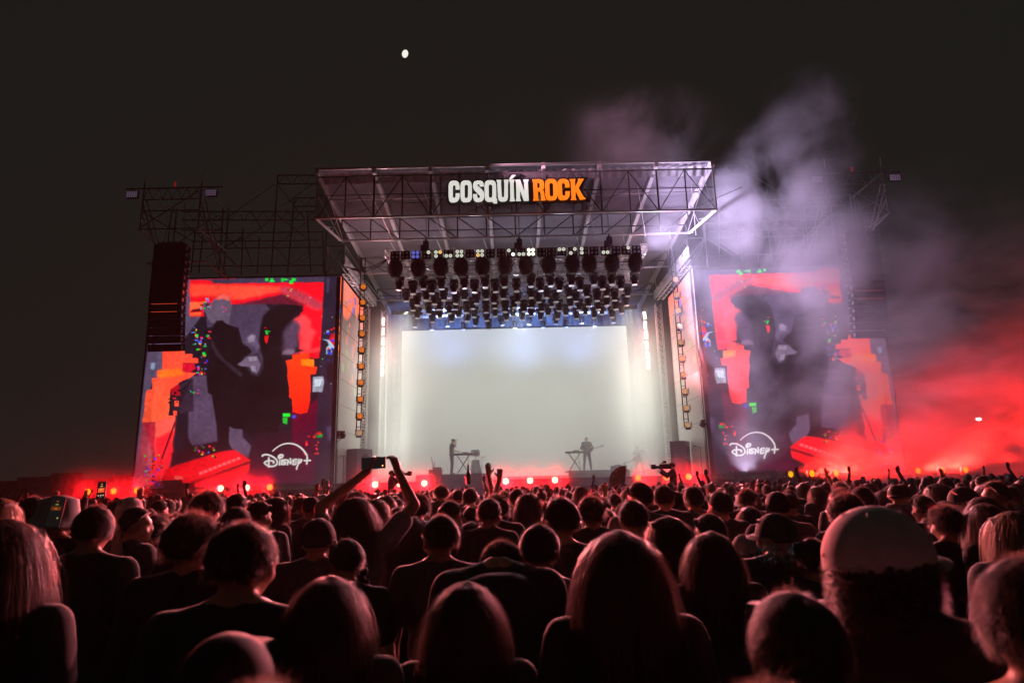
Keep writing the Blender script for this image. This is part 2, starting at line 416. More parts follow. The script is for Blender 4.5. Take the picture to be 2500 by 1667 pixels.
    fill([(1076, 650), (1120, 640), (1120, 612), (1176, 612), (1176, 590), (1232, 590), (1232, 640), (1262, 640), (1262, 690), (1282, 690), (1276, 740), (1240, 740), (1236, 905), (1240, 905), (1214, 990), (1170, 1002), (1118, 985), (1118, 905), (1100, 890), (1090, 760), (1086, 700)],
         (255, 66, 24), 0, .6, ((255, 44, 20), (1100, 640), (1180, 960)))
    fill([(1176, 640), (1262, 640), (1262, 690), (1180, 680)], (255, 130, 24), 1); fill([(1100, 612), (1300, 560), (1300, 590), (1176, 600)], (255, 70, 80), 2)
    fill([(1256, 757), (1322, 752), (1330, 790), (1318, 856), (1252, 856)], (146, 150, 166)); fill([(1268, 770), (1322, 770), (1300, 820), (1262, 820)], (186, 194, 206))
    fill([(1316, 508), (1400, 516), (1420, 575), (1340, 575), (1360, 545), (1350, 520)], (170, 196, 214)); fill([(1380, 470), (1428, 480), (1424, 560), (1400, 560), (1360, 510)], (214, 30, 40))
    fill([(1345, 560), (1354, 560), (1350, 606), (1342, 606)], (150, 190, 214)); fill([(1374, 575), (1384, 575), (1380, 610), (1372, 610)], (150, 176, 206))
    fill([(1056, 998), (1104, 998), (1104, 1020), (1056, 1020)], (20, 214, 60)); fill([(1056, 1026), (1086, 1026), (1086, 1070), (1056, 1060)], (18, 180, 54))
    fill([(1120, 1008), (1142, 1008), (1140, 1030), (1118, 1030)], (60, 90, 220)); fill([(1274, 1132), (1320, 1132), (1320, 1156), (1274, 1156)], (24, 150, 70))
    fill([(186, 664), (214, 664), (206, 712), (182, 706)], (150, 164, 190), 1); fill([(560, 118), (0, 0)], (0, 0, 0))
    fill([(1340, 1090), (1400, 1075), (1400, 1180), (1350, 1180)], (84, 66, 96), 3, 1)
    pal = [(20, 210, 70), (40, 60, 220), (230, 30, 40), (20, 190, 60), (90, 120, 230), (250, 60, 60), (200, 40, 190), (230, 190, 60), (26, 20, 24), (26, 20, 24), (150, 160, 190)]
    def glitch(n, bx, by, s0, s1, only=None):
        for _ in range(n):
            x = rng.uniform(*bx); y = rng.uniform(*by); a = rng.uniform(s0, s1); b = rng.uniform(s0, s1) * .7
            c = pal[rng.integers(len(pal)) if only is None else only[rng.integers(len(only))]]
            x, y = round(x / 5) * 5, round(y / 5) * 5
            fill([(x, y), (x + a, y), (x + a, y + b), (x, y + b)], c)
    glitch(16, (505, 570), (228, 305), 5, 26); glitch(30, (450, 575), (430, 560), 5, 24); glitch(34, (480, 570), (560, 740), 5, 20)
    glitch(8, (420, 500), (840, 880), 5, 16); glitch(60, (140, 245), (1270, 1495), 6, 20, [2, 5, 8, 9, 2, 5, 6, 1, 0]); glitch(22, (470, 605), (1210, 1300), 4, 18)
    glitch(18, (1180, 1285), (1120, 1260), 8, 26, [2, 2, 5, 8]); glitch(24, (1330, 1428), (430, 600), 6, 26, [2, 5, 10, 1, 8]); glitch(14, (1300, 1400), (330, 880), 3, 9)
    glitch(9, (870, 1140), (100, 128), 8, 34, [0, 3]); glitch(10, (1080, 1280), (170, 240), 4, 12); glitch(6, (930, 965), (420, 470), 6, 16, [0, 2]); glitch(12, (290, 400), (840, 1010), 8, 22, [8, 2, 9]); glitch(10, (650, 680), (280, 330), 4, 12, [4, 2])
    # video compression: slight block steps and soft focus
    for ax in (0, 1): A[:] = (np.roll(A, 1, ax) + 2 * A + np.roll(A, -1, ax)) / 4
    bl = np.repeat(np.repeat(rng.uniform(.86, 1.12, (h // 10 + 1, w // 10 + 1)), 10, 0), 10, 1)[:h, :w]; A *= bl[..., None]
    lo = np.repeat(np.repeat(rng.uniform(.8, 1.2, (h // 60 + 2, w // 60 + 2)), 60, 0), 60, 1)
    for _ in range(3):
        for ax in (0, 1):
            c = np.cumsum(lo, ax); lo = (np.roll(c, -24, ax) - np.roll(c, 24, ax)) / 48
    A *= np.clip(lo[30:30 + h, 30:30 + w], .8, 1.2)[..., None] if lo.shape[0] >= h + 30 and lo.shape[1] >= w + 30 else 1
    # broad soft unevenness of a live camera picture and fine sensor grain
    nx = np.sin(px / 90.) * np.cos(py / 70. + 1) + .5 * np.sin(px / 31. + py / 43.)
    A *= (1 + .07 * nx)[..., None]; A *= (1 + .09 * rng.standard_normal(A.shape[:2]))[..., None]
    A = 1.22 * np.clip(A, 0, 1) ** 1.14; A[:, ::34] *= .88; A[::34, :] *= .88
    return np.clip(A, 0.002, 1.2)
def logo_strokes():
    S = []
    def arc(cx, cy, rx, ry, a0, a1, n=30, rot=0):
        o = []
        for i in range(n + 1):
            a = R(a0 + (a1 - a0) * i / n); x = rx * math.cos(a); y = -ry * math.sin(a)
            o.append((cx + x * math.cos(rot) - y * math.sin(rot), cy + x * math.sin(rot) + y * math.cos(rot)))
        return o
    S.append(([(605, 520), (700, 430), (830, 335), (960, 265), (1100, 222), (1240, 205), (1340, 208), (1480, 232), (1620, 290), (1750, 375), (1870, 490), (1950, 600), (2010, 705)], 20, 38))
    S.append(([(178, 725), (200, 690), (260, 668), (340, 664), (440, 680), (560, 725), (680, 800), (760, 880), (795, 970), (780, 1050), (720, 1110), (620, 1148), (520, 1150), (400, 1120), (310, 1060), (262, 1005), (290, 965), (360, 930), (460, 910), (560, 918), (640, 940), (655, 985), (630, 1005)], 34, 34))
    S.append(([(443, 800), (443, 900), (440, 1010), (440, 1170)], 34, 40))
    S.append(([(850, 820), (840, 740), (890, 680), (970, 665), (1030, 700), (1000, 765), (930, 810), (870, 815), (920, 740)], 36, 30))
    S.append(([(900, 890), (888, 1000), (885, 1080)], 28, 38))
    S.append(([(1160, 885), (1060, 885), (980, 905), (985, 950), (1060, 965), (1120, 985), (1125, 1040), (1060, 1065), (985, 1055), (965, 1020)], 36, 40))
    S.append(([(1210, 1080), (1215, 980), (1225, 890), (1290, 990), (1345, 1040), (1350, 940), (1325, 830)], 32, 32))
    S.append(([(1585, 860), (1500, 862), (1435, 900), (1440, 1000), (1440, 1070), (1510, 1070), (1570, 1025)], 32, 34)); S.append(([(1440, 965), (1570, 945)], 28, 24))
    S.append(([(1690, 840), (1645, 910), (1640, 985), (1690, 1010), (1750, 990), (1795, 920), (1790, 870), (1750, 880), (1700, 960), (1640, 1080), (1600, 1180), (1585, 1262)], 24, 34))
    S.append(([(2022, 775), (2015, 900), (1998, 1050)], 38, 34)); S.append(([(1900, 912), (2150, 905)], 36, 32))
    return S
def draw_logo(A, x0, x1, z0, z1, Y, dx, dy):
    h, w = A.shape[:2]
    X = np.linspace(x0, x1, w)[None, :].repeat(h, 0); Z = np.linspace(z0, z1, h)[:, None].repeat(w, 1)
    V = np.stack([X - CAM.x, np.full_like(X, Y) - CAM.y, Z - CAM.z], -1)
    zz = V @ np.array(_f); px = W0 / 2 + F * (V @ np.array(_r)) / zz; py = H0 / 2 - F * (V @ np.array(_u)) / zz
    px = (px - 630 - dx) * 16.8; py = (py - 1070 - dy) * 16.8
    sel = (px > 0) & (px < 2400) & (py > 0) & (py < 1500)
    qx = px[sel]; qy = py[sel]; best = np.full(qx.shape, 99.)
    for pts, r0, r1 in logo_strokes():
        n = len(pts) - 1
        for i, (a, b) in enumerate(zip(pts, pts[1:])):
            r = r0 + (r1 - r0) * (i + .5) / n
            dx_, dy_ = b[0] - a[0], b[1] - a[1]; L = dx_ * dx_ + dy_ * dy_
            t = np.clip(((qx - a[0]) * dx_ + (qy - a[1]) * dy_) / L, 0, 1)
            d = np.hypot(qx - a[0] - t * dx_, qy - a[1] - t * dy_) - r
            best = np.minimum(best, d)
    al = np.clip(.5 - best / 22., 0, 1)[:, None]
    A[sel] = A[sel] * (1 - al) + lin((226, 226, 220)) * al
SY = 29.2
sL = (-16.86, XL); sR = (XR, 17.68)
SW, SH = 620, 680
art = screen_art(sL[0], sL[1], 2.02, 11.72, SY, SW, SH)
artR = art[:, ::-1].copy()
base = art.copy()
draw_logo(base, sL[0], sL[1], 2.02, 11.72, SY, 0, 0)
draw_logo(artR, sR[0], sR[1], 2.02, 11.62, SY, 1141.5, -27)
for nm, (x0, x1), z1, A, lab in (('left', sL, 11.72, base, 'tall video screen left of the stage showing red glitched picture and white streaming logo'),
                                ('right', sR, 11.62, artR, 'tall video screen right of the stage, its red picture half veiled by smoke')):
    t = empty('video_screen', ((x0 + x1) / 2, SY, 0), lab, 'video screen', 'video screens beside the stage')
    im = led_image('live_picture_' + nm, SW, SH, A)
    me = bpy.data.meshes.new('display'); hw = (x1 - x0) / 2
    me.from_pydata([(-hw, 0, 2.02), (hw, 0, 2.02), (hw, 0, z1), (-hw, 0, z1)], [], [(0, 1, 2, 3)])
    uv = me.uv_layers.new(name='UVMap'); uv.data.foreach_set('uv', [0, 0, 1, 0, 1, 1, 0, 1])
    me.materials.append(screen_mat('video_' + nm, im, 1.0)); link('display', me, t)
    MB().box((0, .11, (2.02 + z1) / 2), (2 * hw, .2, z1 - 2.02)).build('backing', BLACK, t)
    fr = MB()
    for sx in (-1, 1): fr.box((sx * (hw + .035), .07, (1.95 + z1) / 2), (.06, .26, z1 - 1.9))
    fr.box((0, .07, z1 + .03), (2 * hw, .26, .05)); fr.box((0, .07, 1.98), (2 * hw, .26, .05))
    fr.build('frame', DARKM, t)
# screen returns: the picture carried round the corner onto the side walls of the stage
def side_wall(sx):
    x = XL + .02 if sx < 0 else XR - .02
    t = empty('stage_side_wall', (x, 29, 0), '%s inner side wall of the stage with orange picture along its upper edge' % ('left' if sx < 0 else 'right'), 'wall', 'stage side walls')
    w, h = 120, 240; A = np.empty((h, w, 3)); rng = np.random.default_rng(3)
    v = np.linspace(0, 1, h)[:, None].repeat(w, 1); u = np.linspace(0, 1, w)[None, :].repeat(h, 0)
    A[:] = lin((52, 44, 42)); k = np.clip((v - .86 + .06 * np.sin(u * 7)) / .03, 0, 1)[..., None]
    A = A * (1 - k) + lin((250, 92, 40)) * k
    for _ in range(60):
        a = rng.uniform(0, 1); b = rng.uniform(.45, .98) ; s = rng.uniform(.01, .05); c = [(250, 110, 40), (60, 70, 200), (30, 190, 70), (120, 110, 100), (240, 80, 40)][rng.integers(5)]
        mk = (abs(u - a) < s) & (abs(v - b) < s * .5); A[mk] = lin(c) * (1 if b > .8 else .35)
    mk = (u < .12) & (v > .6) & (v < .78) & (np.sin(v * 130) > -.3); A[mk] = lin((240, 120, 50))
    A *= (1 + .06 * rng.standard_normal(A.shape[:2]))[..., None]
    im = led_image('side_picture_%d' % (sx > 0), w, h, A)
    me = bpy.data.meshes.new('display'); L = 4.8
    me.from_pydata([(0, 0, DZ), (0, L, DZ), (0, L, 11.55), (0, 0, 11.65)], [], [(0, 1, 2, 3)] if sx > 0 else [(0, 3, 2, 1)])
    uv = me.uv_layers.new(name='UVMap'); uv.data.foreach_set('uv', [0, 0, 1, 0, 1, 1, 0, 1] if sx > 0 else [0, 0, 0, 1, 1, 1, 1, 0])
    m = screen_mat('side_video_%d' % (sx > 0), im, 1.0); m.node_tree.nodes['Principled BSDF'].inputs['Base Color'].default_value = (.38, .36, .33, 1)
    me.materials.append(m); link('display', me, t)
    MB().box((sx * .1, L / 2, 6.8), (.18, L, 9.6)).build('backing', BLACK, t)
    for i in range(1, 8):
        MB().box((-sx * .005, L / 2, DZ + i * 1.2), (.012, L, .014)).build('panel_joint', DARKM, t)
    tr = MB()
    for a in (0, .3):
        for b in (0, .3): tr.tube((-sx * (.05 + a), 0, 11.75 + b), (-sx * (.05 + a), L + 1, 11.75 + b), .025)
    for i in range(19):
        y = i * .3; tr.tube((-sx * .35, y, 11.75 + .3 * (i % 2)), (-sx * .35, y + .3, 11.75 + .3 * ((i + 1) % 2)), .012, n=4)
        tr.tube((-sx * (.05 + .3 * (i % 2)), y, 11.75), (-sx * (.05 + .3 * ((i + 1) % 2)), y + .3, 11.75), .012, n=4)
    o = tr.build('top_truss', ALU, t)
side_wall(-1); side_wall(1)

# main LED wall upstage
def main_wall():
    x0, x1 = -7.0, 7.82; z0, z1 = 2.25, 11.8; Y = 41
    t = empty('led_wall', ((x0 + x1) / 2, Y, 0), 'huge blank pale grey video wall filling the back of the stage', 'video wall')
    m = bpy.data.materials.new('blank_white_video'); m.use_nodes = True; nt = m.node_tree; b = nt.nodes['Principled BSDF']
    tc = nt.nodes.new('ShaderNodeTexCoord'); n = nt.nodes.new('ShaderNodeTexNoise'); n.inputs['Scale'].default_value = .22; n.inputs['Detail'].default_value = 2
    nt.links.new(tc.outputs['Object'], n.inputs['Vector']); rp = nt.nodes.new('ShaderNodeValToRGB')
    rp.color_ramp.elements[0].color = srgb(180, 183, 172); rp.color_ramp.elements[1].color = srgb(194, 197, 187)
    nt.links.new(n.outputs['Fac'], rp.inputs[0]); nt.links.new(rp.outputs[0], b.inputs['Emission Color']); b.inputs['Emission Strength'].default_value = 1.0
    b.inputs['Base Color'].default_value = (.05, .05, .05, 1)
    me = bpy.data.meshes.new('display'); hw = (x1 - x0) / 2
    me.from_pydata([(-hw, 0, z0), (hw, 0, z0), (hw, 0, z1), (-hw, 0, z1)], [], [(0, 1, 2, 3)]); me.materials.append(m)
    link('display', me, t); MB().box((0, .12, (z0 + z1) / 2), (2 * hw + .1, .2, z1 - z0 + .1)).build('backing', BLACK, t)
main_wall()
t = empty('backdrop', (CX, 42, 0), 'dark cloth backdrop hung behind the blank video wall', 'backdrop')
g = MB()
for i in range(90):
    x = -9 + i * .2; g.add([(x, .06 * (i % 2), DZ), (x + .2, .06 * ((i + 1) % 2), DZ), (x + .2, .06 * ((i + 1) % 2), 13.2), (x, .06 * (i % 2), 13.2)], [(0, 1, 2, 3)])
g.build('cloth', mat('slate_backdrop_cloth', (.10, .13, .17), .9, nscale=2, namt=.3), t)

# ---- roof
def rz(y): return 15.15 - .105 * (y - 25.3)
def roof():
    t = empty('stage_roof', (CX, 25.3, 0), 'sloping grey canvas stage roof on pale rafters with gauze front fascia', 'roof')
    hw = 8.5; Y0 = 0; Y1 = 16.9
    rzz = lambda y: 15.15 - .105 * y
    for i in range(8):
        x = -hw + i * 2 * hw / 7
        bar('rafter', (x, -.1, rzz(0) - .02), (x, Y1, rzz(Y1) - .02), .16, .30, PALE, t)
    for i in range(7):
        for j in range(6):
            a = -hw + i * 2 * hw / 7 + .085; b = -hw + (i + 1) * 2 * hw / 7 - .085; y0 = Y0 + j * Y1 / 6 + (.01 if j else 0); y1 = Y0 + (j + 1) * Y1 / 6
            g = MB(); n = 6; vs = []
            for s in range(n + 1):
                for k in range(n + 1):
                    x = a + (b - a) * s / n; y = y0 + (y1 - y0) * k / n
                    sag = .07 * math.sin(math.pi * s / n) * (1 + .5 * math.sin(i * 3 + j * 5 + k))
                    vs.append((x, y, rzz(y) + .14 - sag))
            g.add(vs, [(s * (n + 1) + k, s * (n + 1) + k + 1, (s + 1) * (n + 1) + k + 1, (s + 1) * (n + 1) + k) for s in range(n) for k in range(n)])
            g.build('roof_panel', ROOFM, t, smooth=True)
    # pleated valance along the front edge
    v = MB(); n = 260
    for i in range(n):
        x0_ = -hw + .1 + i * (2 * hw - .2) / n; x1_ = -hw + .1 + (i + 1) * (2 * hw - .2) / n
        f0 = .05 * math.sin(i * 1.1) + .03 * math.sin(i * .37); f1 = .05 * math.sin((i + 1) * 1.1) + .03 * math.sin((i + 1) * .37)
        v.add([(x0_, .25 + f0, 15.12), (x1_, .25 + f1, 15.12), (x1_, .55 + f1, 14.80), (x0_, .55 + f0, 14.80)], [(0, 1, 2, 3)])
    v.build('valance', mat('white_pleated_canvas', (.62, .60, .60), .7, nscale=4, namt=.2), t)
    # front fascia frame, every member its own tube
    zb, zt = 12.98, 14.86; nb = 14; dx = 2 * hw / nb
    for z, r in ((zb, .05), (zt, .035), (14.0, .022)): rod('chord', (-hw, 0, z), (hw, 0, z), r, DARKM if z != zb else ALU, t)
    rod('front_edge', (-hw - .1, -.08, 15.2), (hw + .1, -.08, 15.2), .06, ALU, t)
    for i in range(nb + 1):
        x = -hw + i * dx
        rod('upright', (x, .02, zb), (x, .02, zt), .03 if i % 2 else .042, DARKM, t)
        if i < nb:
            if i % 2 == 0: rod('brace', (x, .04, zb), (x + dx, .04, zt), .022, DARKM, t)
            else: rod('brace', (x, .04, zt), (x + dx, .04, zb), .022, DARKM, t)
            if i % 4 == 1: rod('brace', (x, .06, zb), (x + dx * 2, .06, 14.0), .012, DARKM, t)
    for s in (-1, 1):
        rod('side_chord', (s * hw, 0, zb), (s * 8.4, 3.7, 13.42), .06, PALE, t); rod('side_post', (s * hw, 0, zb), (s * hw, 0, 15.1), .05, ALU, t)
        for k in range(4): rod('side_brace', (s * 8.45, k * 1.1, zb + .1 * k), (s * 8.45, (k + 1) * 1.1, rzz(k * 1.1) - .3 if k % 2 == 0 else zb + .1 * k + .4), .022, ALU, t)
        rod('side_brace', (s * 8.3, 3.7, 13.42), (s * 8.45, 1.2, 14.8), .02, ALU, t)
    # gauze over the fascia
    sm = bpy.data.materials.new('dark_gauze'); sm.use_nodes = True; nt = sm.node_tree; b = nt.nodes['Principled BSDF']
    b.inputs['Base Color'].default_value = (.16, .14, .15, 1); b.inputs['Roughness'].default_value = .9
    tp = nt.nodes.new('ShaderNodeBsdfTransparent'); mx = nt.nodes.new('ShaderNodeMixShader'); mx.inputs[0].default_value = .5
    nt.links.new(tp.outputs[0], mx.inputs[1]); nt.links.new(b.outputs[0], mx.inputs[2]); nt.links.new(mx.outputs[0], nt.nodes['Material Output'].inputs['Surface'])
    g = MB()
    g.add([(-hw, -.07, zb), (hw, -.07, zb), (hw, -.07, zt), (-hw, -.07, zt)], [(0, 1, 2, 3)]); g.build('gauze_screen', sm, t)
    # cross trusses below the canvas
    for yy, zb2, zt2, nbb in ((3.7, 13.42, 14.5, 12), (8.0, 13.2, 14.1, 12), (12.2, 12.9, 13.6, 12)):
        rod('chord', (-8.4, yy, zb2), (8.4, yy, zb2), .05, ALU, t); rod('chord', (-8.4, yy, zt2), (8.4, yy, zt2), .035, STEEL, t)
        rod('chord', (-8.4, yy + .3, (zb2 + zt2) / 2), (8.4, yy + .3, (zb2 + zt2) / 2), .03, DARKM, t)
        d2 = 16.8 / nbb
        for i in range(nbb + 1):
            x = -8.4 + i * d2; rod('upright', (x, yy, zb2), (x, yy, zt2), .035, DARKM, t)
            if i < nbb: rod('brace', (x, yy, zt2 if i < nbb / 2 else zb2), (x + d2, yy, zb2 if i < nbb / 2 else zt2), .03, DARKM, t)
    for i in range(8):        # purlins and thin struts running up to the rafters
        x = -hw + i * 2 * hw / 7
        for y in (3.7, 8.0, 12.2):
            rod('strut', (x + .2, y, 13.3 if y < 5 else 13.1), (x - .5, y - 2.2, rzz(y - 2.2) - .15), .02, ALU, t)
    for y in (2.0, 6.0, 10.0, 14.0): rod('purlin', (-hw, y, rzz(y) - .2), (hw, y, rzz(y) - .2), .03, ALU, t)
roof()
# ---- corner towers of the stage, wrapped in dark cloth above the wings
for s, x in ((-1, XL - .55), (1, XR + .55)):
    t = empty('stage_tower', (x, 31.5, 0), 'dark box truss tower on the %s of the stage roof' % ('left' if s < 0 else 'right'), 'tower', 'stage roof towers')
    for a in (-.45, .45):
        for b in (-1.6, 1.6): rod('post', (a, b, 0), (a, b, 14.2), .05, STEEL, t)
    for k in range(9):
        z0 = 1.5 * k
        for b in (-1.6, 1.6): rod('ledger', (-.45, b, z0 + 1.5), (.45, b, z0 + 1.5), .03, STEEL, t); rod('brace', (-.45, b, z0), (.45, b, z0 + 1.5), .024, STEEL, t)
        for a in (-.45, .45): rod('ledger', (a, -1.6, z0 + 1.5), (a, 1.6, z0 + 1.5), .03, STEEL, t); rod('brace', (a, -1.6 if k % 2 else 1.6, z0), (a, 1.6 if k % 2 else -1.6, z0 + 1.5), .024, STEEL, t)
    b = empty('side_beam', (XL + .12 if s < 0 else XR - .12, 29.2, 12.25), 'pale grey beam running back above the %s side wall of the stage' % ('left' if s < 0 else 'right'), 'beam', 'side beams above the wings')
    MB().box((0, 3.6, .25), (.08, 7.4, .5)).build('face', PALE, b)
    for k in range(7): MB().lathe([(.0, 0), (.09, 0), (.09, .06), (.05, .1)], 10, Matrix.Translation((-s * .06, .6 + k, .3)) @ Matrix.Rotation(R(-s * 90), 4, 'Y')).build('bulkhead_lamp', ALU, b)

# ---- scaffolding and lattice girders behind and beside the screens
def screen_scaffold(s):
    f = (lambda x: x) if s < 0 else (lambda x: 2 * CX - x)
    Y = 33.0
    t = empty('scaffold', (f(-12), Y, 0), 'dim scaffolding with diagonal tubes rising behind the %s video screen' % ('left' if s < 0 else 'right'), 'scaffold', 'scaffolds behind the screens')
    def L(x0, y0, x1, y1, r=.035, nm='tube', dy=0.0):
        a = at(300 + x0 / 4.2, 400 + y0 / 4.2, Y + dy); b = at(300 + x1 / 4.2, 400 + y1 / 4.2, Y + dy)
        a = Vector((f(a.x), a.y, a.z)) - t.location; b = Vector((f(b.x), b.y, b.z)) - t.location
        rod(nm, a, b, r, STEEL, t)
    def lattice(x0, y0, x1, h, n, dy=0.0):
        L(x0, y0, x1, y0, .035, 'girder_chord', dy); L(x0, y0 + h, x1, y0 + h, .035, 'girder_chord', dy)
        for i in range(n):
            a = x0 + (x1 - x0) * i / n; b = x0 + (x1 - x0) * (i + 1) / n; m_ = (a + b) / 2
            L(a, y0 + h, m_, y0, .018, 'girder_web', dy); L(m_, y0, b, y0 + h, .018, 'girder_web', dy)
    lattice(1590, 118, 2010, 90, 3); lattice(600, 490, 2010, 88, 11, .4); lattice(1740, 350, 2010, 88, 2, -.5)
    for a in ((1590, 110, 1520, 1120), (1030, 440, 985, 1120), (740, 700, 700, 1120), (2050, 700, 2060, 1120), (1232, 660, 1215, 1140), (1760, 350, 1690, 1120), (500, 480, 465, 800), (820, 730, 780, 1120), (1400, 760, 1380, 1120), (1890, 500, 1930, 1120)): L(*a, .04, 'standard')
    for a in ((730, 710, 2060, 700), (730, 797, 2010, 785), (710, 872, 2100, 855), (590, 682, 1010, 680), (720, 1050, 2060, 1040)): L(*a, .032, 'ledger', .3)
    for a in ((1555, 210, 1040, 575), (2010, 165, 1630, 435), (1990, 520, 1540, 860), (2050, 850, 1750, 1060), (1510, 585, 1240, 780), (1000, 515, 780, 650), (750, 680, 590, 795), (930, 600, 1180, 860), (1600, 540, 1900, 780), (1040, 860, 1230, 740), (860, 960, 1230, 760), (1310, 480, 1440, 700), (1560, 850, 1740, 1060), (1700, 1050, 1900, 900), (620, 600, 860, 800), (1580, 210, 1860, 560), (1000, 870, 1180, 1050), (1240, 780, 1330, 1060)): L(*a, .024, 'diagonal', .15)
    for (a, z0) in ((-9.5, 0), (-12, 0), (-14.6, 0), (-16.6, 0)):   # legs behind the screen down to the ground
        rod('standard', (f(a) - t.location.x, 0, 0), (f(a) - t.location.x, 0, 11.8), .04, STEEL, t)
screen_scaffold(-1); screen_scaffold(1)

def pa_tower(s):
    f = (lambda x: x) if s < 0 else (lambda x: 2 * CX - x)
    side = 'left' if s < 0 else 'right'
    t = empty('speaker_tower', (f(-15.4), 28.2, 0), 'open %s scaffold tower with floodlight arms holding the hanging loudspeakers' % side, 'tower', 'loudspeaker towers')
    def V(x, y, z): return Vector((f(x), y, z)) - t.location
    for x in (-16.75, -14.1):
        for y in (27.5, 30.4):
            if y > 29: rod('post', V(x, y, 0), V(x, y, 15.9), .045, STEEL, t)
            else: rod('post', V(x, y, 13.6), V(x, y, 15.9), .04, STEEL, t)
        rod('post_tip', V(x, 27.5, 15.9), V(x, 27.5, 16.35), .02, ALU, t)
    for z, a, b in ((15.62, -17.6, -13.1), (15.05, -16.75, -14.1), (14.5, -16.75, -14.1), (13.6, -16.85, -14.1)): rod('ledger', V(a, 27.5, z), V(b, 27.5, z), .035 if z > 15.5 else .028, STEEL, t)
    for z in (15.62, 13.6):
        for x in (-16.75, -14.1): rod('ledger', V(x, 27.5, z), V(x, 30.4, z), .03, STEEL, t)
    for i in range(6):
        x = -16.75 + i * .442; rod('web', V(x, 27.5, 15.05), V(x + .221, 27.5, 15.62), .016, STEEL, t); rod('web', V(x + .221, 27.5, 15.62), V(x + .442, 27.5, 15.05), .016, STEEL, t)
    rod('brace', V(-14.1, 27.52, 15.55), V(-16.8, 27.52, 13.65), .03, STEEL, t); rod('brace', V(-16.7, 27.52, 14.45), V(-14.2, 27.52, 12.9), .025, STEEL, t)
    for x in (-16.8, -14.1):     # raking back stays, they catch the red light
        rod('raker', V(x, 27.5, 13.6), V(x + .75, 30.4, 12.6), .03, STEEL, t)
        rod('raker', V(x, 27.5, 15.0), V(x + .5, 30.4, 10.2), .03, STEEL, t); rod('raker', V(x + .2, 27.5, 15.05), V(x + .9, 30.4, 9.6), .028, STEEL, t)
        rod('raker', V(x, 27.5, 14.4), V(x + .5, 30.3, 11.6), .025, STEEL, t)
    rod('outrigger', V(-14.3, 27.6, 12.0), V(-13.7, 27.6, 12.03), .03, STEEL, t); rod('outrigger', V(-13.7, 27.6, 12.03), V(-13.2, 29.0, 11.6), .03, STEEL, t)
    rod('outrigger', V(-16.3, 27.6, 12.0), V(-15.9, 27.6, 12.0), .03, STEEL, t); rod('outrigger', V(-16.3, 27.6, 12.0), V(-15.9, 28.8, 11.6), .03, STEEL, t)
    tp = rod('warning_light', V(-15.4, 27.6, 15.75), V(-15.4, 27.6, 15.95), .05, mat('dim_red_beacon', (.3, .02, .02), .4, emit=(.5, .02, .02), strength=.3), t)
    # floodlight banks on the arms
    for x, nm in ((-17.25, 'outer'), (-13.6, 'inner')):
        fl = empty('floodlight', V(x, 27.42, 15.3) + t.location, 'unlit %s floodlight bank of fifteen round lamps on the %s tower' % (nm, side), 'floodlight', 'floodlight banks on the towers')
        MB().box((0, .06, 0), (.52, .12, .34)).build('housing', DARKM, fl)
        MB().box((0, .08, .22), (.06, .04, .2)).build('bracket', STEEL, fl)
        lens = MB().lathe([(0, 0), (.045, 0), (.045, .02), (.02, .035)], 8, Matrix.Rotation(R(90), 4, 'X')).mesh('lamp', mat('frosted_lamp_glass', (.75, .68, .78), .3, emit=(.30, .2, .34), strength=.18))  # glass of the unlit lamps given a faint violet glow
        for i in range(5):
            for k in range(3): link('lamp', lens, fl, loc=((i - 2) * .1, 0, (k - 1) * .1))
    # line array
    xa, xb, z1, z0 = -15.87, -14.42, 12.75, 7.9
    if s > 0: z1, z0 = 12.6, 7.75
    n = 14; h = (z1 - z0) / n
    la = empty('line_array', ((f(xa) + f(xb)) / 2, 27.5, 0), 'long black curved column of loudspeakers hanging before the %s video screen' % side, 'loudspeakers', 'hanging loudspeaker columns')
    cab = MB(); wv = 1.42
    cab.add([(-wv / 2, -.3, -h / 2 + .012), (wv / 2, -.3, -h / 2 + .012), (wv / 2, -.3, h / 2 - .012), (-wv / 2, -.3, h / 2 - .012), (-wv / 2 + .06, .3, -h / 2 + .03), (wv / 2 - .06, .3, -h / 2 + .03), (wv / 2 - .06, .3, h / 2 - .03), (-wv / 2 + .06, .3, h / 2 - .03)],
            [(0, 1, 2, 3), (5, 4, 7, 6), (4, 0, 3, 7), (1, 5, 6, 2), (3, 2, 6, 7), (4, 5, 1, 0)])
    cme = cab.mesh('cabinet', BLACK)
    gr = MB().box((0, -.31, 0), (wv - .12, .012, h - .07)).mesh('grille', mat('speaker_grille', (.03, .03, .031), .55, .4, nscale=60, namt=.4))
    hn = MB()
    for q in (-1, 1): hn.box((q * (wv / 2 + .012), -.16, 0), (.02, .12, h * .45)); hn.box((q * (wv / 2 - .01), .15, h / 2), (.05, .16, .05))
    hme = hn.mesh('rigging_plate', ALU); lit = MB().box((0, -.313, h / 2 - .02), (wv * .8, .008, .014)).mesh('light_strip', mat('red_strip', (.4, .05, .03), .4, emit=(1, .10, .04), strength=.7))
    yy = 0.0; a = 0
    for k in range(n):
        a = 0 if k < 7 else (k - 6) * 1.7
        zc = z1 - (k + .5) * h; yy = yy + math.sin(R(a)) * h
        mw = Matrix.Translation((0, yy * 1.0, zc)) @ Matrix.Rotation(R(a), 4, 'X')
        c = link('cabinet', cme, la, mw); link('grille', gr, c); link('rigging_plate', hme, c)
        if k in (8, 9): link('light_strip', lit, c)
    MB().box((0, 0, z1 + .06), (wv * .8, .5, .1)).build('flying_frame', STEEL, la)
    for q in (-.5, .5): rod('chain', (q, 0, z1 + .1), (q * .4, .2, 15.0), .014, STEEL, la)
pa_tower(-1); pa_tower(1)

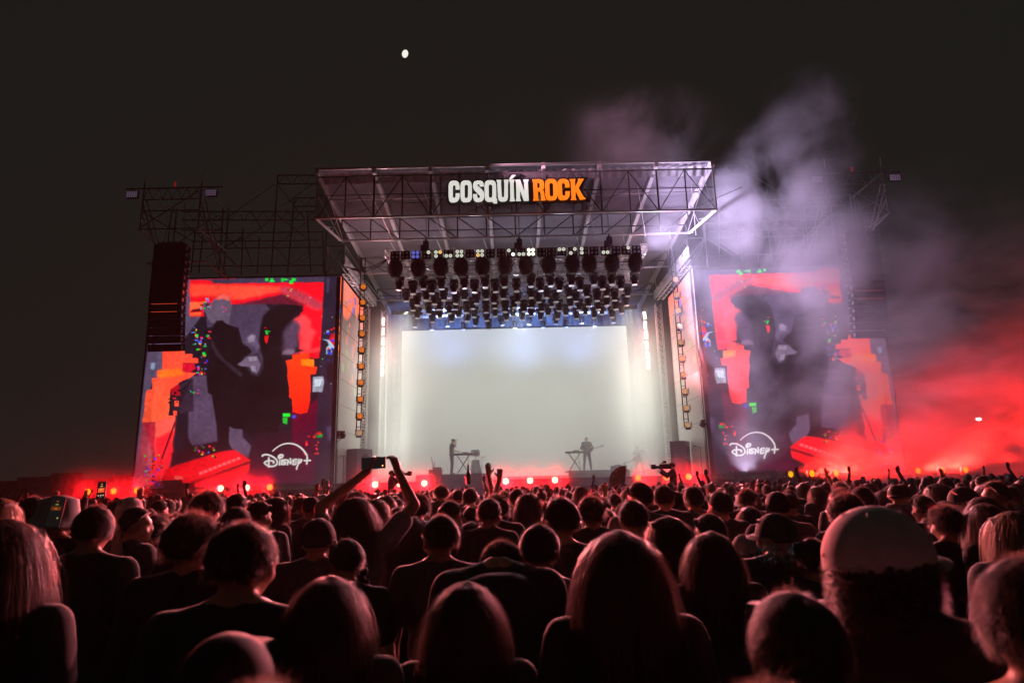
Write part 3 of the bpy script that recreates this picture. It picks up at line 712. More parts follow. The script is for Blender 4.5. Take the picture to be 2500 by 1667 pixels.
# ================================================================== LIGHTING RIG
def truss(name, p, q, w, label, cat='truss', group=None, nseg=None, m=None, brace_m=None):
    p, q = Vector(p), Vector(q); m = m or ALU
    t = empty(name, p, label, cat, group); d = q - p; z = d.normalized()
    u = Vector((0, 0, 1)) if abs(z.z) < .9 else Vector((0, 1, 0)); x = u.cross(z).normalized(); y = z.cross(x)
    cs = [(x * a + y * b) * w / 2 for a in (-1, 1) for b in (-1, 1)]
    for c in cs: rod('chord', c, d + c, w * .07, m, t)
    n = nseg or max(2, int(d.length / w)); g = MB()
    for i in range(n):
        a, b = d * (i / n), d * ((i + 1) / n)
        for (i0, i1) in ((0, 1), (1, 3), (3, 2), (2, 0)):
            c0, c1 = (cs[i0], cs[i1]) if i % 2 == 0 else (cs[i1], cs[i0])
            g.tube(a + c0, b + c1, w * .035, n=4, cap=False)
            g.tube(a + cs[i0], a + cs[i1], w * .035, n=4, cap=False)
    g.build('lattice', m, t)
    return t
RIG = [(28.0, 12.15), (30.0, 12.05), (32.0, 12.05), (34.0, 12.1), (36.0, 12.15), (38.5, 12.25)]
rown = ['front', 'second', 'third', 'fourth', 'fifth', 'rearmost']
for i, (y, z) in enumerate(RIG):
    truss('lighting_truss', (CX - 5.95 if i == 0 else CX - 6.1, y, z), (CX + 5.95 if i == 0 else CX + 6.1, y, z), .38, 'aluminium lattice truss of the %s row of moving lights' % rown[i], group='trusses of the lighting rig')
for i, x in enumerate((-6, -3, 0, 3, 6)):
    truss('lighting_truss', (CX + x, 28.3, 12.5), (CX + x, 38.3, 12.6), .3, ('outer left', 'left', 'centre', 'right', 'outer right')[i] + ' lengthwise truss joining the rows of the lighting rig', group='trusses of the lighting rig')
LENS = mat('dark_lens_glass', (.03, .035, .045), .08, spec=.8)
BEZ = mat('pale_lens_bezel', (.75, .74, .72), .3, .3)
def make_head(big):
    t = empty('moving_head', (0, 0, 0)); k = 1.0
    MB().box((0, 0, -.07), (.34, .26, .13)).build('base', DARKM, t)
    cl = MB().tube((-.1, 0, 0), (-.1, 0, .13), .025, n=6).tube((.1, 0, 0), (.1, 0, .13), .025, n=6); cl.build('clamp', ALU, t)
    yk = MB()
    for s in (-1, 1): yk.box((s * .165, 0, -.27), (.035, .11, .26))
    yk.box((0, 0, -.145), (.33, .11, .03)); yk.build('yoke', DARKM, t)
    h = MB().lathe([(0, -.16), (.10, -.17), (.135, -.24), (.14, -.36), (.125, -.46), (.115, -.56), (.10, -.57)], 14)
    for a in range(6): h.box((.137 * math.cos(a * 1.05), .137 * math.sin(a * 1.05), -.3), (.02, .02, .14))
    h.build('head', BLACK, t, smooth=False)
    MB().lathe([(.098, -.572), (.125, -.56), (.13, -.59), (.11, -.60), (.098, -.6)], 16).build('bezel', BEZ, t)
    MB().lathe([(0, -.585), (.097, -.58), (.097, -.575)], 12).build('lens', LENS, t)
    if big:   # shaggy rain cover
        c = MB(); rr = random.Random(4)
        c.lathe([(.05, .06), (.17, .03), (.25, -.12), (.26, -.34), (.19, -.52), (.12, -.62)], 18)
        for i in range(240):
            a = rr.uniform(0, 2 * math.pi); z = rr.uniform(-.5, .02); r = .24 * math.sqrt(max(.1, 1 - ((z + .22) / .38) ** 2)) + .02
            p = Vector((math.cos(a) * r, math.sin(a) * r, z)); o = Vector((math.cos(a) * .07, math.sin(a) * .07, rr.uniform(-.1, .02)))
            sd_ = Vector((-math.sin(a), math.cos(a), 0)) * .02
            c.add([p - sd_, p + sd_, p + o], [(0, 1, 2)])
        c.build('shaggy_cover', mat('black_fleece', (.02, .02, .022), .95, nscale=30, namt=.5), t)
    return t
rows_px = [
 [(210, 260), (385, 250), (560, 255), (712, 250), (885, 245), (1060, 245), (1220, 240), (1400, 240), (1580, 235), (1712, 235), (1890, 230), (2070, 235)],
 [245, 343, 422, 495, 562, 665, 738, 822, 900, 978, 1045, 1145, 1260, 1325, 1405, 1478, 1568, 1635, 1740, 1808, 1885, 1950, 2060],
 [288, 378, 448, 515, 583, 683, 740, 832, 905, 975, 1048, 1150, 1255, 1310, 1385, 1448, 1545, 1605, 1690, 1772, 1843, 1905, 2005],
 [350, 470, 545, 620, 680, 760, 810, 905, 975, 1058, 1125, 1200, 1265, 1340, 1415, 1478, 1560, 1630, 1705, 1775, 1840, 1910, 1990],
 [385, 495, 545, 640, 695, 765, 822, 910, 975, 1062, 1120, 1190, 1260, 1328, 1390, 1462, 1530, 1605, 1680, 1745, 1808, 1885, 1955],
 [363, 497, 607, 733, 830, 932, 1028, 1130, 1243, 1350, 1452, 1530, 1646, 1750, 1895]]
protoA = protoB = None
rh = random.Random(11)
for ri, row in enumerate(rows_px):
    y, zt = RIG[ri]
    for i, p in enumerate(row):
        x = p[0] if isinstance(p, tuple) else p
        w = at(900 + x / 3.178, 650 + ri * 22, y)
        big = ri == 0
        if big:
            if protoA is None: protoA = make_head(True); o = protoA
            else: o = copy_tree(protoA)
            s = 1.3
        else:
            if protoB is None: protoB = make_head(False); o = protoB
            else: o = copy_tree(protoB)
            s = 1.12
        o.scale = (s, s, s)
        drop = .2 + (.0 if big else (.22 * (i % 2)))
        o.location = (w.x, y + (0 if i % 2 else -.02), zt - drop); o.rotation_euler = (R(rh.uniform(-4, 6)), R(rh.uniform(-4, 4)), R(rh.uniform(-40, 40)))
        nm = ('shaggy covered moving light hanging %s from the left in the front rig row' if big else 'black moving light hanging %s from the left in the ' + rown[ri] + ' rig row') % ORD[i]
        tag(o, nm, 'stage light', 'moving lights hanging from the rig')
# blinder row on the front truss
lit = {2: 'bbbb', 3: '.w..', 4: 'way.', 5: '..ww', 6: 'wwww', 8: 'wwaw', 11: 'w..W', 12: '..ww', 13: 'WWWW', 16: 'ww..', 17: '.ww.', 18: 'w.w.', 20: '..ww', 22: '.w..'}
cellm = {'w': mat('warm_blinder_cell', (.5, .5, .45), .3, emit=(.85, .9, .72), strength=.75), 'W': mat('bright_blinder_cell', (.5, .5, .45), .3, emit=(1, 1, .85), strength=1.6),
         'a': mat('amber_blinder_cell', (.5, .4, .2), .3, emit=(1, .62, .2), strength=1), 'y': mat('white_blinder_cell', (.5, .5, .45), .3, emit=(.9, .9, .7), strength=.7),
         'b': mat('blue_blinder_cell', (.2, .25, .5), .3, emit=(.12, .16, .7), strength=.7), '.': mat('dark_blinder_cell', (.07, .06, .075), .3)}
hous = MB().box((0, 0, 0), (.40, .14, .40)).mesh('housing', BLACK); cells = {}
for k, m_ in cellm.items(): cells[k] = MB().lathe([(0, 0), (.05, .004), (.082, .012), (.085, .035)], 12, Matrix.Rotation(R(90), 4, 'X')).mesh('lamp', m_)
corem = MB().lathe([(0, .04), (.03, .038), (.034, .03)], 8, Matrix.Rotation(R(90), 4, 'X')).mesh('bulb', BEZ)
bx = [205, 285, 365, 450, 540, 620, 705, 787, 865, 945, 1030, 1105, 1185, 1260, 1345, 1420, 1498, 1585, 1670, 1750, 1838, 1922, 2000, 2080]
stn = {'b': 'dimly lit blue', '.': 'unlit'}
for i, x in enumerate(bx):
    w = at(900 + x / 3.178, 627, 27.7); st = lit.get(i, '....')
    desc = 'blue lit' if 'b' in st else ('brightly lit' if 'W' in st else ('partly lit' if st != '....' else 'unlit'))
    t = empty('blinder_light', (w.x, 27.72, 12.12), '%s four lamp blinder, %s from the left on the front rig truss' % (desc, ORD[i]), 'stage light', 'four lamp blinders along the front truss')
    link('housing', hous, t)
    for k in range(4):
        q = link('lamp', cells[st[k]], t, loc=((-.095 if k % 2 == 0 else .095), -.075, (.095 if k < 2 else -.095)))
        link('bulb', corem, q)
# chain hoists and lifting gear
for i, (x, ypx) in enumerate(((1040, 600), (1268, 590), (1488, 598))):
    w = at(x, ypx, 28.3)
    t = empty('chain_hoist', (w.x, 28.3, 12.55), '%s black chain hoist hanging above the front rig truss' % ('left', 'middle', 'right')[i], 'hoist', 'chain hoists above the rig')
    h = MB().box((0, 0, .28), (.26, .22, .34)).box((-.16, 0, .12), (.16, .18, .3)).tube((0, 0, .45), (0, 0, .58), .05); h.build('motor', BLACK, t)
    rod('chain', (0, 0, .5), (0, 0, 2.2), .018, STEEL, t); MB().lathe([(.02, -.12), (.16, -.06), (.15, .1), (.02, .12)], 8).build('chain_bag', CLOTHB, t)
# cable swag
t = empty('cable', (0, 28, 12), 'drooping black cable bundle between the left wing and the lighting rig', 'cable'); g = MB()
for k in range(3):
    a = at(845, 652 - k, 28.4); b = at(944, 632 + k * 2, 28.0); pts = []
    for i in range(15):
        u = i / 14; p = a.lerp(b, u); p.z -= (.25 + .07 * k) * 4 * u * (1 - u); pts.append(p - Vector((0, 28, 12)))
    g.path(pts, .02)
g.build('cable_run', BLACK, t)

# ---- LED wash lamp used on the ladders and on the floor
def cell_mat(name, col, st):
    return mat(name, (.3, .12, .05), .3, emit=col, strength=st)
CELL_ORANGE = cell_mat('orange_led_cell', (1, .26, .03), 1.6)
CELL_PALE = cell_mat('pale_amber_led_cell', (1, .62, .30), 1.1)
CELL_YELLOW = cell_mat('yellow_led_cell', (1, .50, .0), 2.6)
CELL_WHITE = cell_mat('white_hot_led_cell', (1, .80, .42), 6.0)
def make_wash(cellm_, face_m):
    """round wash lamp, face towards -Y, centre at the origin"""
    t = empty('wash_light')
    rot = Matrix.Rotation(R(90), 4, 'X')
    MB().lathe([(0, -.2), (.08, -.2), (.13, -.12), (.165, -.02), (.17, .02), (.155, .025)], 18, rot).build('head', BLACK, t)
    fm = MB().lathe([(0, .016), (.154, .018), (.154, .0)], 18, rot).mesh('face', face_m); link('face', fm, t)
    c = MB().lathe([(0, .012), (.02, .01), (.026, 0)], 7, rot).mesh('led', cellm_)
    pts = [(0, 0)] + [(.062 * math.cos(R(60 * i)), .062 * math.sin(R(60 * i))) for i in range(6)] + [(.122 * math.cos(R(30 * i + 15)), .122 * math.sin(R(30 * i + 15))) for i in range(12)]
    for x, z in pts: link('led', c, t, loc=(x, -.018, z))
    yk = MB()
    for s in (-1, 1): yk.box((s * .195, .06, .02), (.03, .07, .3))
    yk.box((0, .06, -.15), (.42, .09, .03)); yk.build('yoke', DARKM, t)
    MB().box((0, .08, -.215), (.26, .22, .1)).build('base', DARKM, t)
    return t
FACE_R = mat('glowing_red_lamp_face', (.3, .03, .01), .4, emit=(1, .05, .0), strength=1.2)
FACE_A = mat('glowing_amber_lamp_face', (.3, .1, .02), .4, emit=(.6, .09, .01), strength=.8)
FACE_W = mat('glowing_white_lamp_face', (.3, .2, .1), .4, emit=(1, .40, .03), strength=2.4)
# ladders of ten lamps
def ladder(s):
    x = -6.87 if s < 0 else 8.0; side = 'left' if s < 0 else 'right'
    t = empty('lamp_ladder', (x, 29.0, 0), 'thin black hanging ladder of ten lamps on the %s of the stage' % side, 'lamp ladder', 'hanging ladders of lamps')
    for a in (-.1, .1): rod('rail', (a, .12, 4.3), (a, .12, 12.6), .025, BLACK, t)
    for k in range(16): rod('rung', (-.1, .12, 4.5 + k * .5), (.1, .12, 4.5 + k * .5), .015, BLACK, t)
    pr = make_wash(CELL_ORANGE if s < 0 else CELL_PALE, FACE_A)
    pr2 = make_wash(CELL_PALE, FACE_A)
    n = 0
    for k in range(10):
        z = 11.02 - k * .757; src = pr if (s < 0 and k < 9) or (s > 0 and k < 2 and False) else pr2
        o = src if src.get('used') is None else copy_tree(src)
        src['used'] = 1
        o.location = (x + (.12 if s < 0 else -.12) + (.08 if s > 0 else 0), 28.78, z); o.rotation_euler = (R(8), 0, R(26 if s < 0 else -26)); o.scale = (.84,) * 3
        tag(o, '%s lamp from the top of the %s hanging ladder, glowing %s' % (ORD[k], side, 'orange' if src is pr and s < 0 else 'pale amber'), 'stage light', 'lamps on the hanging ladders')
    for o in (pr, pr2):
        if o.get('used') is None:
            for c in list(o.children): bpy.data.objects.remove(c)
            bpy.data.objects.remove(o)
        else: del o['used']
ladder(-1); ladder(1)
for o in list(bpy.data.objects):
    if 'used' in o.keys(): del o['used']
# vertical towers and blinder strips far upstage at both sides
for s, xx, yy in ((-1, -7.9, 34.6), (-1, -7.0, 35.2), (1, 8.6, 35.2), (1, 9.2, 34.4)):
    truss('truss_tower', (xx, yy, DZ), (xx, yy, 11.6), .32, 'pale upright truss %s at the %s rear of the stage' % ('nearer the video wall' if abs(xx) < 9 and not (s < 0 and xx < -7.5) else 'close to the side wall', 'left' if s < 0 else 'right'), group='upright trusses at the rear')
STRIPM = mat('white_hot_strip', (.5, .4, .35), .4, emit=(1, .80, .72), strength=7)
for s in (-1, 1):
    for k in range(6):
        x = -7.22 if s < 0 else 7.95; z = 11.15 - .59 * k
        t = empty('strip_light', (x, 35.9, z), '%s glaring white strip lamp from the top at the %s rear of the stage' % (ORD[k], 'left' if s < 0 else 'right'), 'stage light', 'strip lamps at the rear')
        MB().box((0, .06, 0), (.24, .1, .5)).build('housing', BLACK, t); MB().box((0, -.0, 0), (.15, .03, .44)).build('tube_face', STRIPM, t)
# small floods clipped to the screens' inner edges
for s in (-1, 1):
    p = at(836, 1062, 28.9) if s < 0 else at(1716, 1035, 28.9)
    t = empty('flood_lamp', p, 'small black flood lamp on an arm at the inner edge of the %s screen' % ('left' if s < 0 else 'right'), 'stage light', 'flood lamps on screen edges')
    g = MB().box((0, 0, 0), (.22, .3, .2), Matrix.Rotation(R(30), 3, 'Y')); g.add([(-.1, -.15, -.1), (.1, -.15, -.1), (.1, -.15, .1), (-.1, -.15, .1), (-.17, -.26, -.17), (.17, -.26, -.17), (.17, -.26, .17), (-.17, -.26, .17)], [(0, 1, 5, 4), (1, 2, 6, 5), (2, 3, 7, 6), (3, 0, 4, 7)])
    g.build('housing', BLACK, t); rod('arm', (0, .1, -.1), (s * .32, .25, -.3), .016, BLACK, t); rod('arm', (s * .32, .25, -.3), (s * .35, .28, -.9), .014, BLACK, t)

# ---- red floor lamps along the front, with their light
FL = [(215, 1199), (278, 1199), (335, 1199), (539, 1194), (603, 1192), (659, 1189), (916, 1185), (976, 1183), (1036, 1181), (1235, 1177), (1294, 1176), (1355, 1174), (1558, 1168), (1627, 1166), (1681, 1165), (1930, 1158), (1982, 1157), (2041, 1156), (2241, 1151), (2300, 1150), (2357, 1148)]
protoW = make_wash(CELL_WHITE, FACE_W); protoY = make_wash(CELL_YELLOW, FACE_R); uW = uY = False
groups = ['the far left trio', 'the trio under the left screen', 'the trio left of the riser', 'the trio right of stage centre', 'the trio by the camera operator', 'the trio under the right screen', 'the far right trio']
for i, (px_, py_) in enumerate(FL):
    p = at(px_, py_, 27.95); p.z = 1.93
    hot = 6 <= i <= 11 or i in (3, 4)
    if hot: o = copy_tree(protoW) if uW else protoW; uW = True
    else: o = copy_tree(protoY) if uY else protoY; uY = True
    o.location = p; o.scale = (.9,) * 3
    tag(o, '%s floor lamp, %s of %s' % ('white hot' if hot else 'glowing yellow', ('left', 'middle', 'right')[i % 3], groups[i // 3]), 'stage light', 'red floor lamps along the stage front')
    tz = R(0)
    if i >= 15: aim = p + Vector((9.0, -2, 2.4)); pw, size = (15000 if i < 18 else 30000), R(64)
    elif hot: aim = Vector((p.x * .35, 0, 1.9)); pw, size = 13000, R(34)
    elif i < 3: aim = Vector((-3, 0, 2.2)); pw, size = 3600, R(36)
    else: aim = Vector((p.x * .5 + .5, 0, 2.2)); pw, size = 5200, R(34)
    if i == 3: pw = 6000
    o.rotation_euler = (0, 0, 0) if i < 15 else (0, 0, R(14))
    src = p + (aim - p).normalized() * .16
    spot('floor_lamp_light', src, aim, pw, (1, .006, .012) if i < 15 else (1, .018, .012), size, 1.0, .12)
# bare coloured spots added to light the smoke, the stage and the roof
def lav(x, y, z, aim, pw, c, size): spot('added_beam_light', (x, y, z), aim, pw, c, R(size), .8, .2)
LAV = (.62, .50, .86); WHT = (1, .97, .86); BLU = (.28, .42, 1.0)

# ================================================================== PEOPLE
SKIN = mat('skin', (.42, .25, .17), .5, nscale=9, namt=.1, vary=.35, spec=.5)
SHIRT = mat('dark_cotton', (.040, .038, .044), .85, nscale=7, namt=.3, bump=.2, vary=.6, sheen=.15)
SHIRT_L = mat('grey_cotton', (.20, .19, .20), .85, nscale=7, namt=.2, bump=.2, vary=.4, sheen=.15)
DENIM = mat('dark_denim', (.04, .05, .08), .8, nscale=14, namt=.3)
SHOE = mat('shoe_rubber', (.06, .055, .05), .6)
def hair_mat(name, base, trans, rough=.42):
    m = bpy.data.materials.new(name); m.use_nodes = True; nt = m.node_tree; b = nt.nodes['Principled BSDF']
    b.inputs['Base Color'].default_value = (*base, 1); b.inputs['Roughness'].default_value = rough; b.inputs['Specular IOR Level'].default_value = .6
    tr = nt.nodes.new('ShaderNodeBsdfTranslucent'); tr.inputs[0].default_value = (*trans, 1)
    oi = nt.nodes.new('ShaderNodeObjectInfo'); h = nt.nodes.new('ShaderNodeHueSaturation'); h.inputs['Color'].default_value = (*base, 1)
    mr = nt.nodes.new('ShaderNodeMapRange'); mr.inputs['To Min'].default_value = .5; mr.inputs['To Max'].default_value = 1.8
    nt.links.new(oi.outputs['Random'], mr.inputs[0]); nt.links.new(mr.outputs[0], h.inputs['Value']); nt.links.new(h.outputs[0], b.inputs['Base Color'])
    mx = nt.nodes.new('ShaderNodeMixShader'); mx.inputs[0].default_value = .2
    nt.links.new(b.outputs[0], mx.inputs[1]); nt.links.new(tr.outputs[0], mx.inputs[2]); nt.links.new(mx.outputs[0], nt.nodes['Material Output'].inputs['Surface'])
    return m
SCALP = mat('dark_hair_mass', (.022, .015, .012), .7, nscale=40, namt=.4, bump=.6, vary=.4, spec=.3)
STRAND = hair_mat('dark_hair_strands', (.032, .020, .015), (.60, .42, .34))
STRAND_B = hair_mat('fair_hair_strands', (.30, .18, .09), (.8, .6, .42))
def remesh(mb, vox, smooth=3, name='body', m=None, sharp=False):
    me = mb.mesh(name + '_raw'); o = bpy.data.objects.new('tmp', me); COL.objects.link(o)
    r = o.modifiers.new('r', 'REMESH'); r.mode = 'VOXEL'; r.voxel_size = vox; r.use_smooth_shade = True
    if smooth: s = o.modifiers.new('s', 'SMOOTH'); s.factor = .5; s.iterations = smooth
    dg = bpy.context.evaluated_depsgraph_get(); dg.update()
    out = bpy.data.meshes.new_from_object(o.evaluated_get(dg)); bpy.data.objects.remove(o); bpy.data.meshes.remove(me)
    out.name = name; out.materials.clear()
    if m: out.materials.append(m)
    return out
def ell(mb, c, r, n=14, k=9, rot=None):
    prof = [(math.sin(math.pi * i / k), -math.cos(math.pi * i / k)) for i in range(1, k)]
    mw = Matrix.Translation(c) @ (rot or Matrix.Identity(4)) @ Matrix.Diagonal((r[0], r[1], r[2], 1))
    mb.lathe(prof, n, mw); return mb
def cap_(mb, p, q, r0, r1, n=12):
    p, q = Vector(p), Vector(q); mb.tube(p, q, r0, r1, n=n); ell(mb, p, (r0,) * 3, 10, 7); ell(mb, q, (r1,) * 3, 10, 7); return mb
def hand(mb, wrist, d, curl=.5, side=1, palm=(0, 1, 0), spread=.18, curls=None, thumb_out=.7):
    """palm and five fingers; d points along the hand, palm is where the palm faces"""
    w = Vector(wrist); d = Vector(d).normalized(); pn = Vector(palm); pn = (pn - d * pn.dot(d)).normalized(); s = d.cross(pn) * side
    for k in (-1, 0, 1): cap_(mb, w + s * k * .016, w + d * .082 + s * k * .025, .016, .013, 8)
    lens = (.066, .076, .071, .055)
    for i in range(4):
        o = (i - 1.5) * .0205; c = curl if curls is None else curls[i]
        b = w + d * .088 + s * -o; f = (d + s * (-o) * spread * 12 * (1 - c)).normalized()
        a = b; L = lens[i]
        for j, fr in enumerate((.45, .32, .23)):
            ang = c * (R(50) + R(35) * j); dir_ = (f * math.cos(ang * (1 + .5 * j)) + pn * math.sin(min(ang * (1 + .5 * j), R(200)))).normalized()
            e = a + dir_ * L * fr; cap_(mb, a, e, .0095 - .001 * j, .0088 - .001 * j, 7); a = e
    tb = w + d * .02 + s * .022; t1 = tb + (d * .6 + s * thumb_out + pn * .25).normalized() * .045; t2 = t1 + (d * .85 + s * (thumb_out * .3) + pn * .35 * (1 + curl)).normalized() * .036
    cap_(mb, tb, t1, .0145, .0115, 7); cap_(mb, t1, t2, .0112, .009, 7)
def head_(mb, c, rot=None):
    """c is the centre of the skull; face looks along +Y before rot"""
    rot = rot or Matrix.Identity(4); T = Matrix.Translation(c) @ rot
    def E(p, r, rr=None, n=12, k=8):
        prof = [(math.sin(math.pi * i / k), -math.cos(math.pi * i / k)) for i in range(1, k)]
        mb.lathe(prof, n, T @ Matrix.Translation(p) @ (rr or Matrix.Identity(4)) @ Matrix.Diagonal((*r, 1)))
    E((0, -.008, .02), (.076, .094, .090), n=20, k=12); E((0, .032, -.035), (.060, .062, .070), n=16)
    E((0, .052, -.082), (.036, .036, .028)); E((0, .078, .028), (.050, .020, .014))
    E((0, .098, -.018), (.0105, .017, .020)); E((0, .090, .004), (.008, .012, .024)); E((0, .103, -.027), (.016, .010, .009))
    E((0, .086, -.055), (.024, .012, .007)); E((0, .083, -.067), (.021, .012, .008))
    for s in (-1, 1):
        E((s * .030, .074, .006), (.013, .013, .009)); E((s * .048, .055, -.028), (.026, .028, .026))
        E((s * .080, -.008, -.012), (.008, .017, .030), Matrix.Rotation(R(s * 14), 4, 'Z')); E((s * .084, -.015, .004), (.007, .012, .016))
BASE = dict(pelvis=(0, 0, .94), chest=(0, .0, 1.27), neck=(0, -.012, 1.47), head=(0, .012, 1.600), hrot=(0, 0, 0),
            shL=(-.178, -.01, 1.425), elL=(-.235, -.02, 1.13), wrL=(-.235, .06, .89), shR=(.178, -.01, 1.425), elR=(.235, -.02, 1.13), wrR=(.235, .06, .89),
            hipL=(-.095, 0, .90), knL=(-.105, .02, .49), anL=(-.115, -.02, .09), hipR=(.095, 0, .90), knR=(.105, .02, .49), anR=(.115, -.02, .09),
            hL=None, hR=None)
def pose(**k): p = dict(BASE); p.update(k); return p
def bodymesh(p, vox=.0125, name='body'):
    V = {k: Vector(v) for k, v in p.items() if isinstance(v, tuple) and k != 'hrot'}
    mb = MB(); pe, chs, nk = V['pelvis'], V['chest'], V['neck']
    ell(mb, pe, (.158, .115, .12)); mid = pe.lerp(chs, .5); ell(mb, mid, (.135, .10, .17)); ell(mb, chs, (.158, .112, .17)); ell(mb, chs + Vector((0, -.012, .085)), (.145, .085, .09))
    for s in ('L', 'R'):
        sg = -1 if s == 'L' else 1
        cap_(mb, nk + Vector((sg * .02, -.012, .035)), V['sh' + s] + Vector((-sg * .03, 0, .0)), .040, .050); cap_(mb, nk.lerp(V['sh' + s], .2) + Vector((0, 0, -.02)), V['sh' + s], .050, .055); cap_(mb, V['sh' + s], V['el' + s], .054, .040); cap_(mb, V['el' + s], V['wr' + s], .040, .026)
        d = (V['wr' + s] - V['el' + s]).normalized(); h = p['h' + s] or {}
        hand(mb, V['wr' + s], h.get('d', d), h.get('curl', .45), h.get('side', -sg), h.get('palm', (-sg, 0, 0)), curls=h.get('curls'))
        cap_(mb, V['hip' + s], V['kn' + s], .086, .056); cap_(mb, V['kn' + s], V['an' + s], .056, .038); cap_(mb, V['kn' + s].lerp(V['an' + s], .25) + Vector((0, -.012, 0)), V['kn' + s].lerp(V['an' + s], .6), .052, .042)
        an = V['an' + s]; cap_(mb, an + Vector((0, -.02, -.05)), an + Vector((0, .13, -.058)), .036, .030)
    hd = V['head']; rot = Matrix.Rotation(R(p['hrot'][2]), 4, 'Z') @ Matrix.Rotation(R(p['hrot'][0]), 4, 'X') @ Matrix.Rotation(R(p['hrot'][1]), 4, 'Y')
    cap_(mb, nk + Vector((0, -.01, -.03)), hd + Vector((0, -.018, -.06)), .058, .049); cap_(mb, nk + Vector((0, .0, -.02)), nk + Vector((0, .0, -.06)), .066, .080)
    head_(mb, hd, rot); return remesh(mb, vox, 2, name, SKIN)
def shirtmesh(p, name='shirt', m=None, loose=.014, sleeve=.55, long_=False, hood=False):
    V = {k: Vector(v) for k, v in p.items() if isinstance(v, tuple) and k != 'hrot'}; e = loose
    mb = MB(); pe, chs, nk = V['pelvis'], V['chest'], V['neck']
    ell(mb, pe + Vector((0, 0, .03)), (.165 + e, .122 + e, .15)); mid = pe.lerp(chs, .5); ell(mb, mid, (.15 + e, .112 + e, .2)); ell(mb, chs, (.163 + e, .117 + e, .18)); ell(mb, chs + Vector((0, -.012, .085)), (.148 + e, .088 + e, .085 + e))
    for s in ('L', 'R'):
        sg = -1 if s == 'L' else 1
        cap_(mb, nk + Vector((sg * .035, -.014, .014)), V['sh' + s] + Vector((-sg * .02, 0, .0)), .038 + e * .5, .050 + e); cap_(mb, nk.lerp(V['sh' + s], .3) + Vector((0, 0, -.03)), V['sh' + s] + Vector((0, 0, .0)), .048 + e, .056 + e)
        el = V['sh' + s].lerp(V['el' + s], 1.0 if long_ else sleeve); cap_(mb, V['sh' + s], el, .056 + e, (.044 if long_ else .056) + e)
        if long_: cap_(mb, V['el' + s], V['el' + s].lerp(V['wr' + s], .93), .044 + e, .030 + e)
    if hood:
        hd = V['head']; ell(mb, hd + Vector((0, -.03, .012)), (.108, .122, .128)); cap_(mb, nk + Vector((0, -.03, .0)), hd + Vector((0, -.05, -.05)), .10, .09)
    else:
        for i in range(12):
            a = 2 * math.pi * i / 12; b = 2 * math.pi * (i + 1) / 12
            c0 = nk + Vector((.068 * math.cos(a), .066 * math.sin(a) + .0, .006 + (.012 if math.sin(a) < 0 else -.014))); c1 = nk + Vector((.068 * math.cos(b), .066 * math.sin(b) + .0, .006 + (.012 if math.sin(b) < 0 else -.014)))
            cap_(mb, c0, c1, .014, .014, 6); cap_(mb, c0, c0 + Vector((0, 0, -.07)), .014, .026, 6)
    # a few folds
    rr = random.Random(len(name) + 3)
    for i in range(7):
        z = rr.uniform(pe.z + .05, chs.z + .1); a = rr.uniform(0, 6.28); q = Vector((.15 * math.cos(a), .115 * math.sin(a) - .0, z)) + Vector((pe.x, pe.y, 0)).lerp(Vector((chs.x, chs.y, 0)), .5)
        cap_(mb, q, q + Vector((rr.uniform(-.04, .04), 0, rr.uniform(-.14, -.05))), .016, .008, 6)
    return remesh(mb, .014, 3, name, m or SHIRT)
def legsmesh(p, name='trousers', m=None):
    V = {k: Vector(v) for k, v in p.items() if isinstance(v, tuple) and k != 'hrot'}; mb = MB(); pe = V['pelvis']
    ell(mb, pe + Vector((0, 0, -.01)), (.168, .125, .12))
    for s in ('L', 'R'): cap_(mb, V['hip' + s], V['kn' + s], .098, .072); cap_(mb, V['kn' + s], V['an' + s] + Vector((0, 0, -.01)), .072, .058)
    return remesh(mb, .018, 2, name, m or DENIM)
def shoesmesh(p):
    mb = MB(); ell(mb, (0, .06, -.052), (.044, .135, .036), 10, 7); ell(mb, (0, -.01, -.03), (.042, .05, .05), 8, 6)
    return remesh(mb, .02, 1, 'shoe', SHOE)

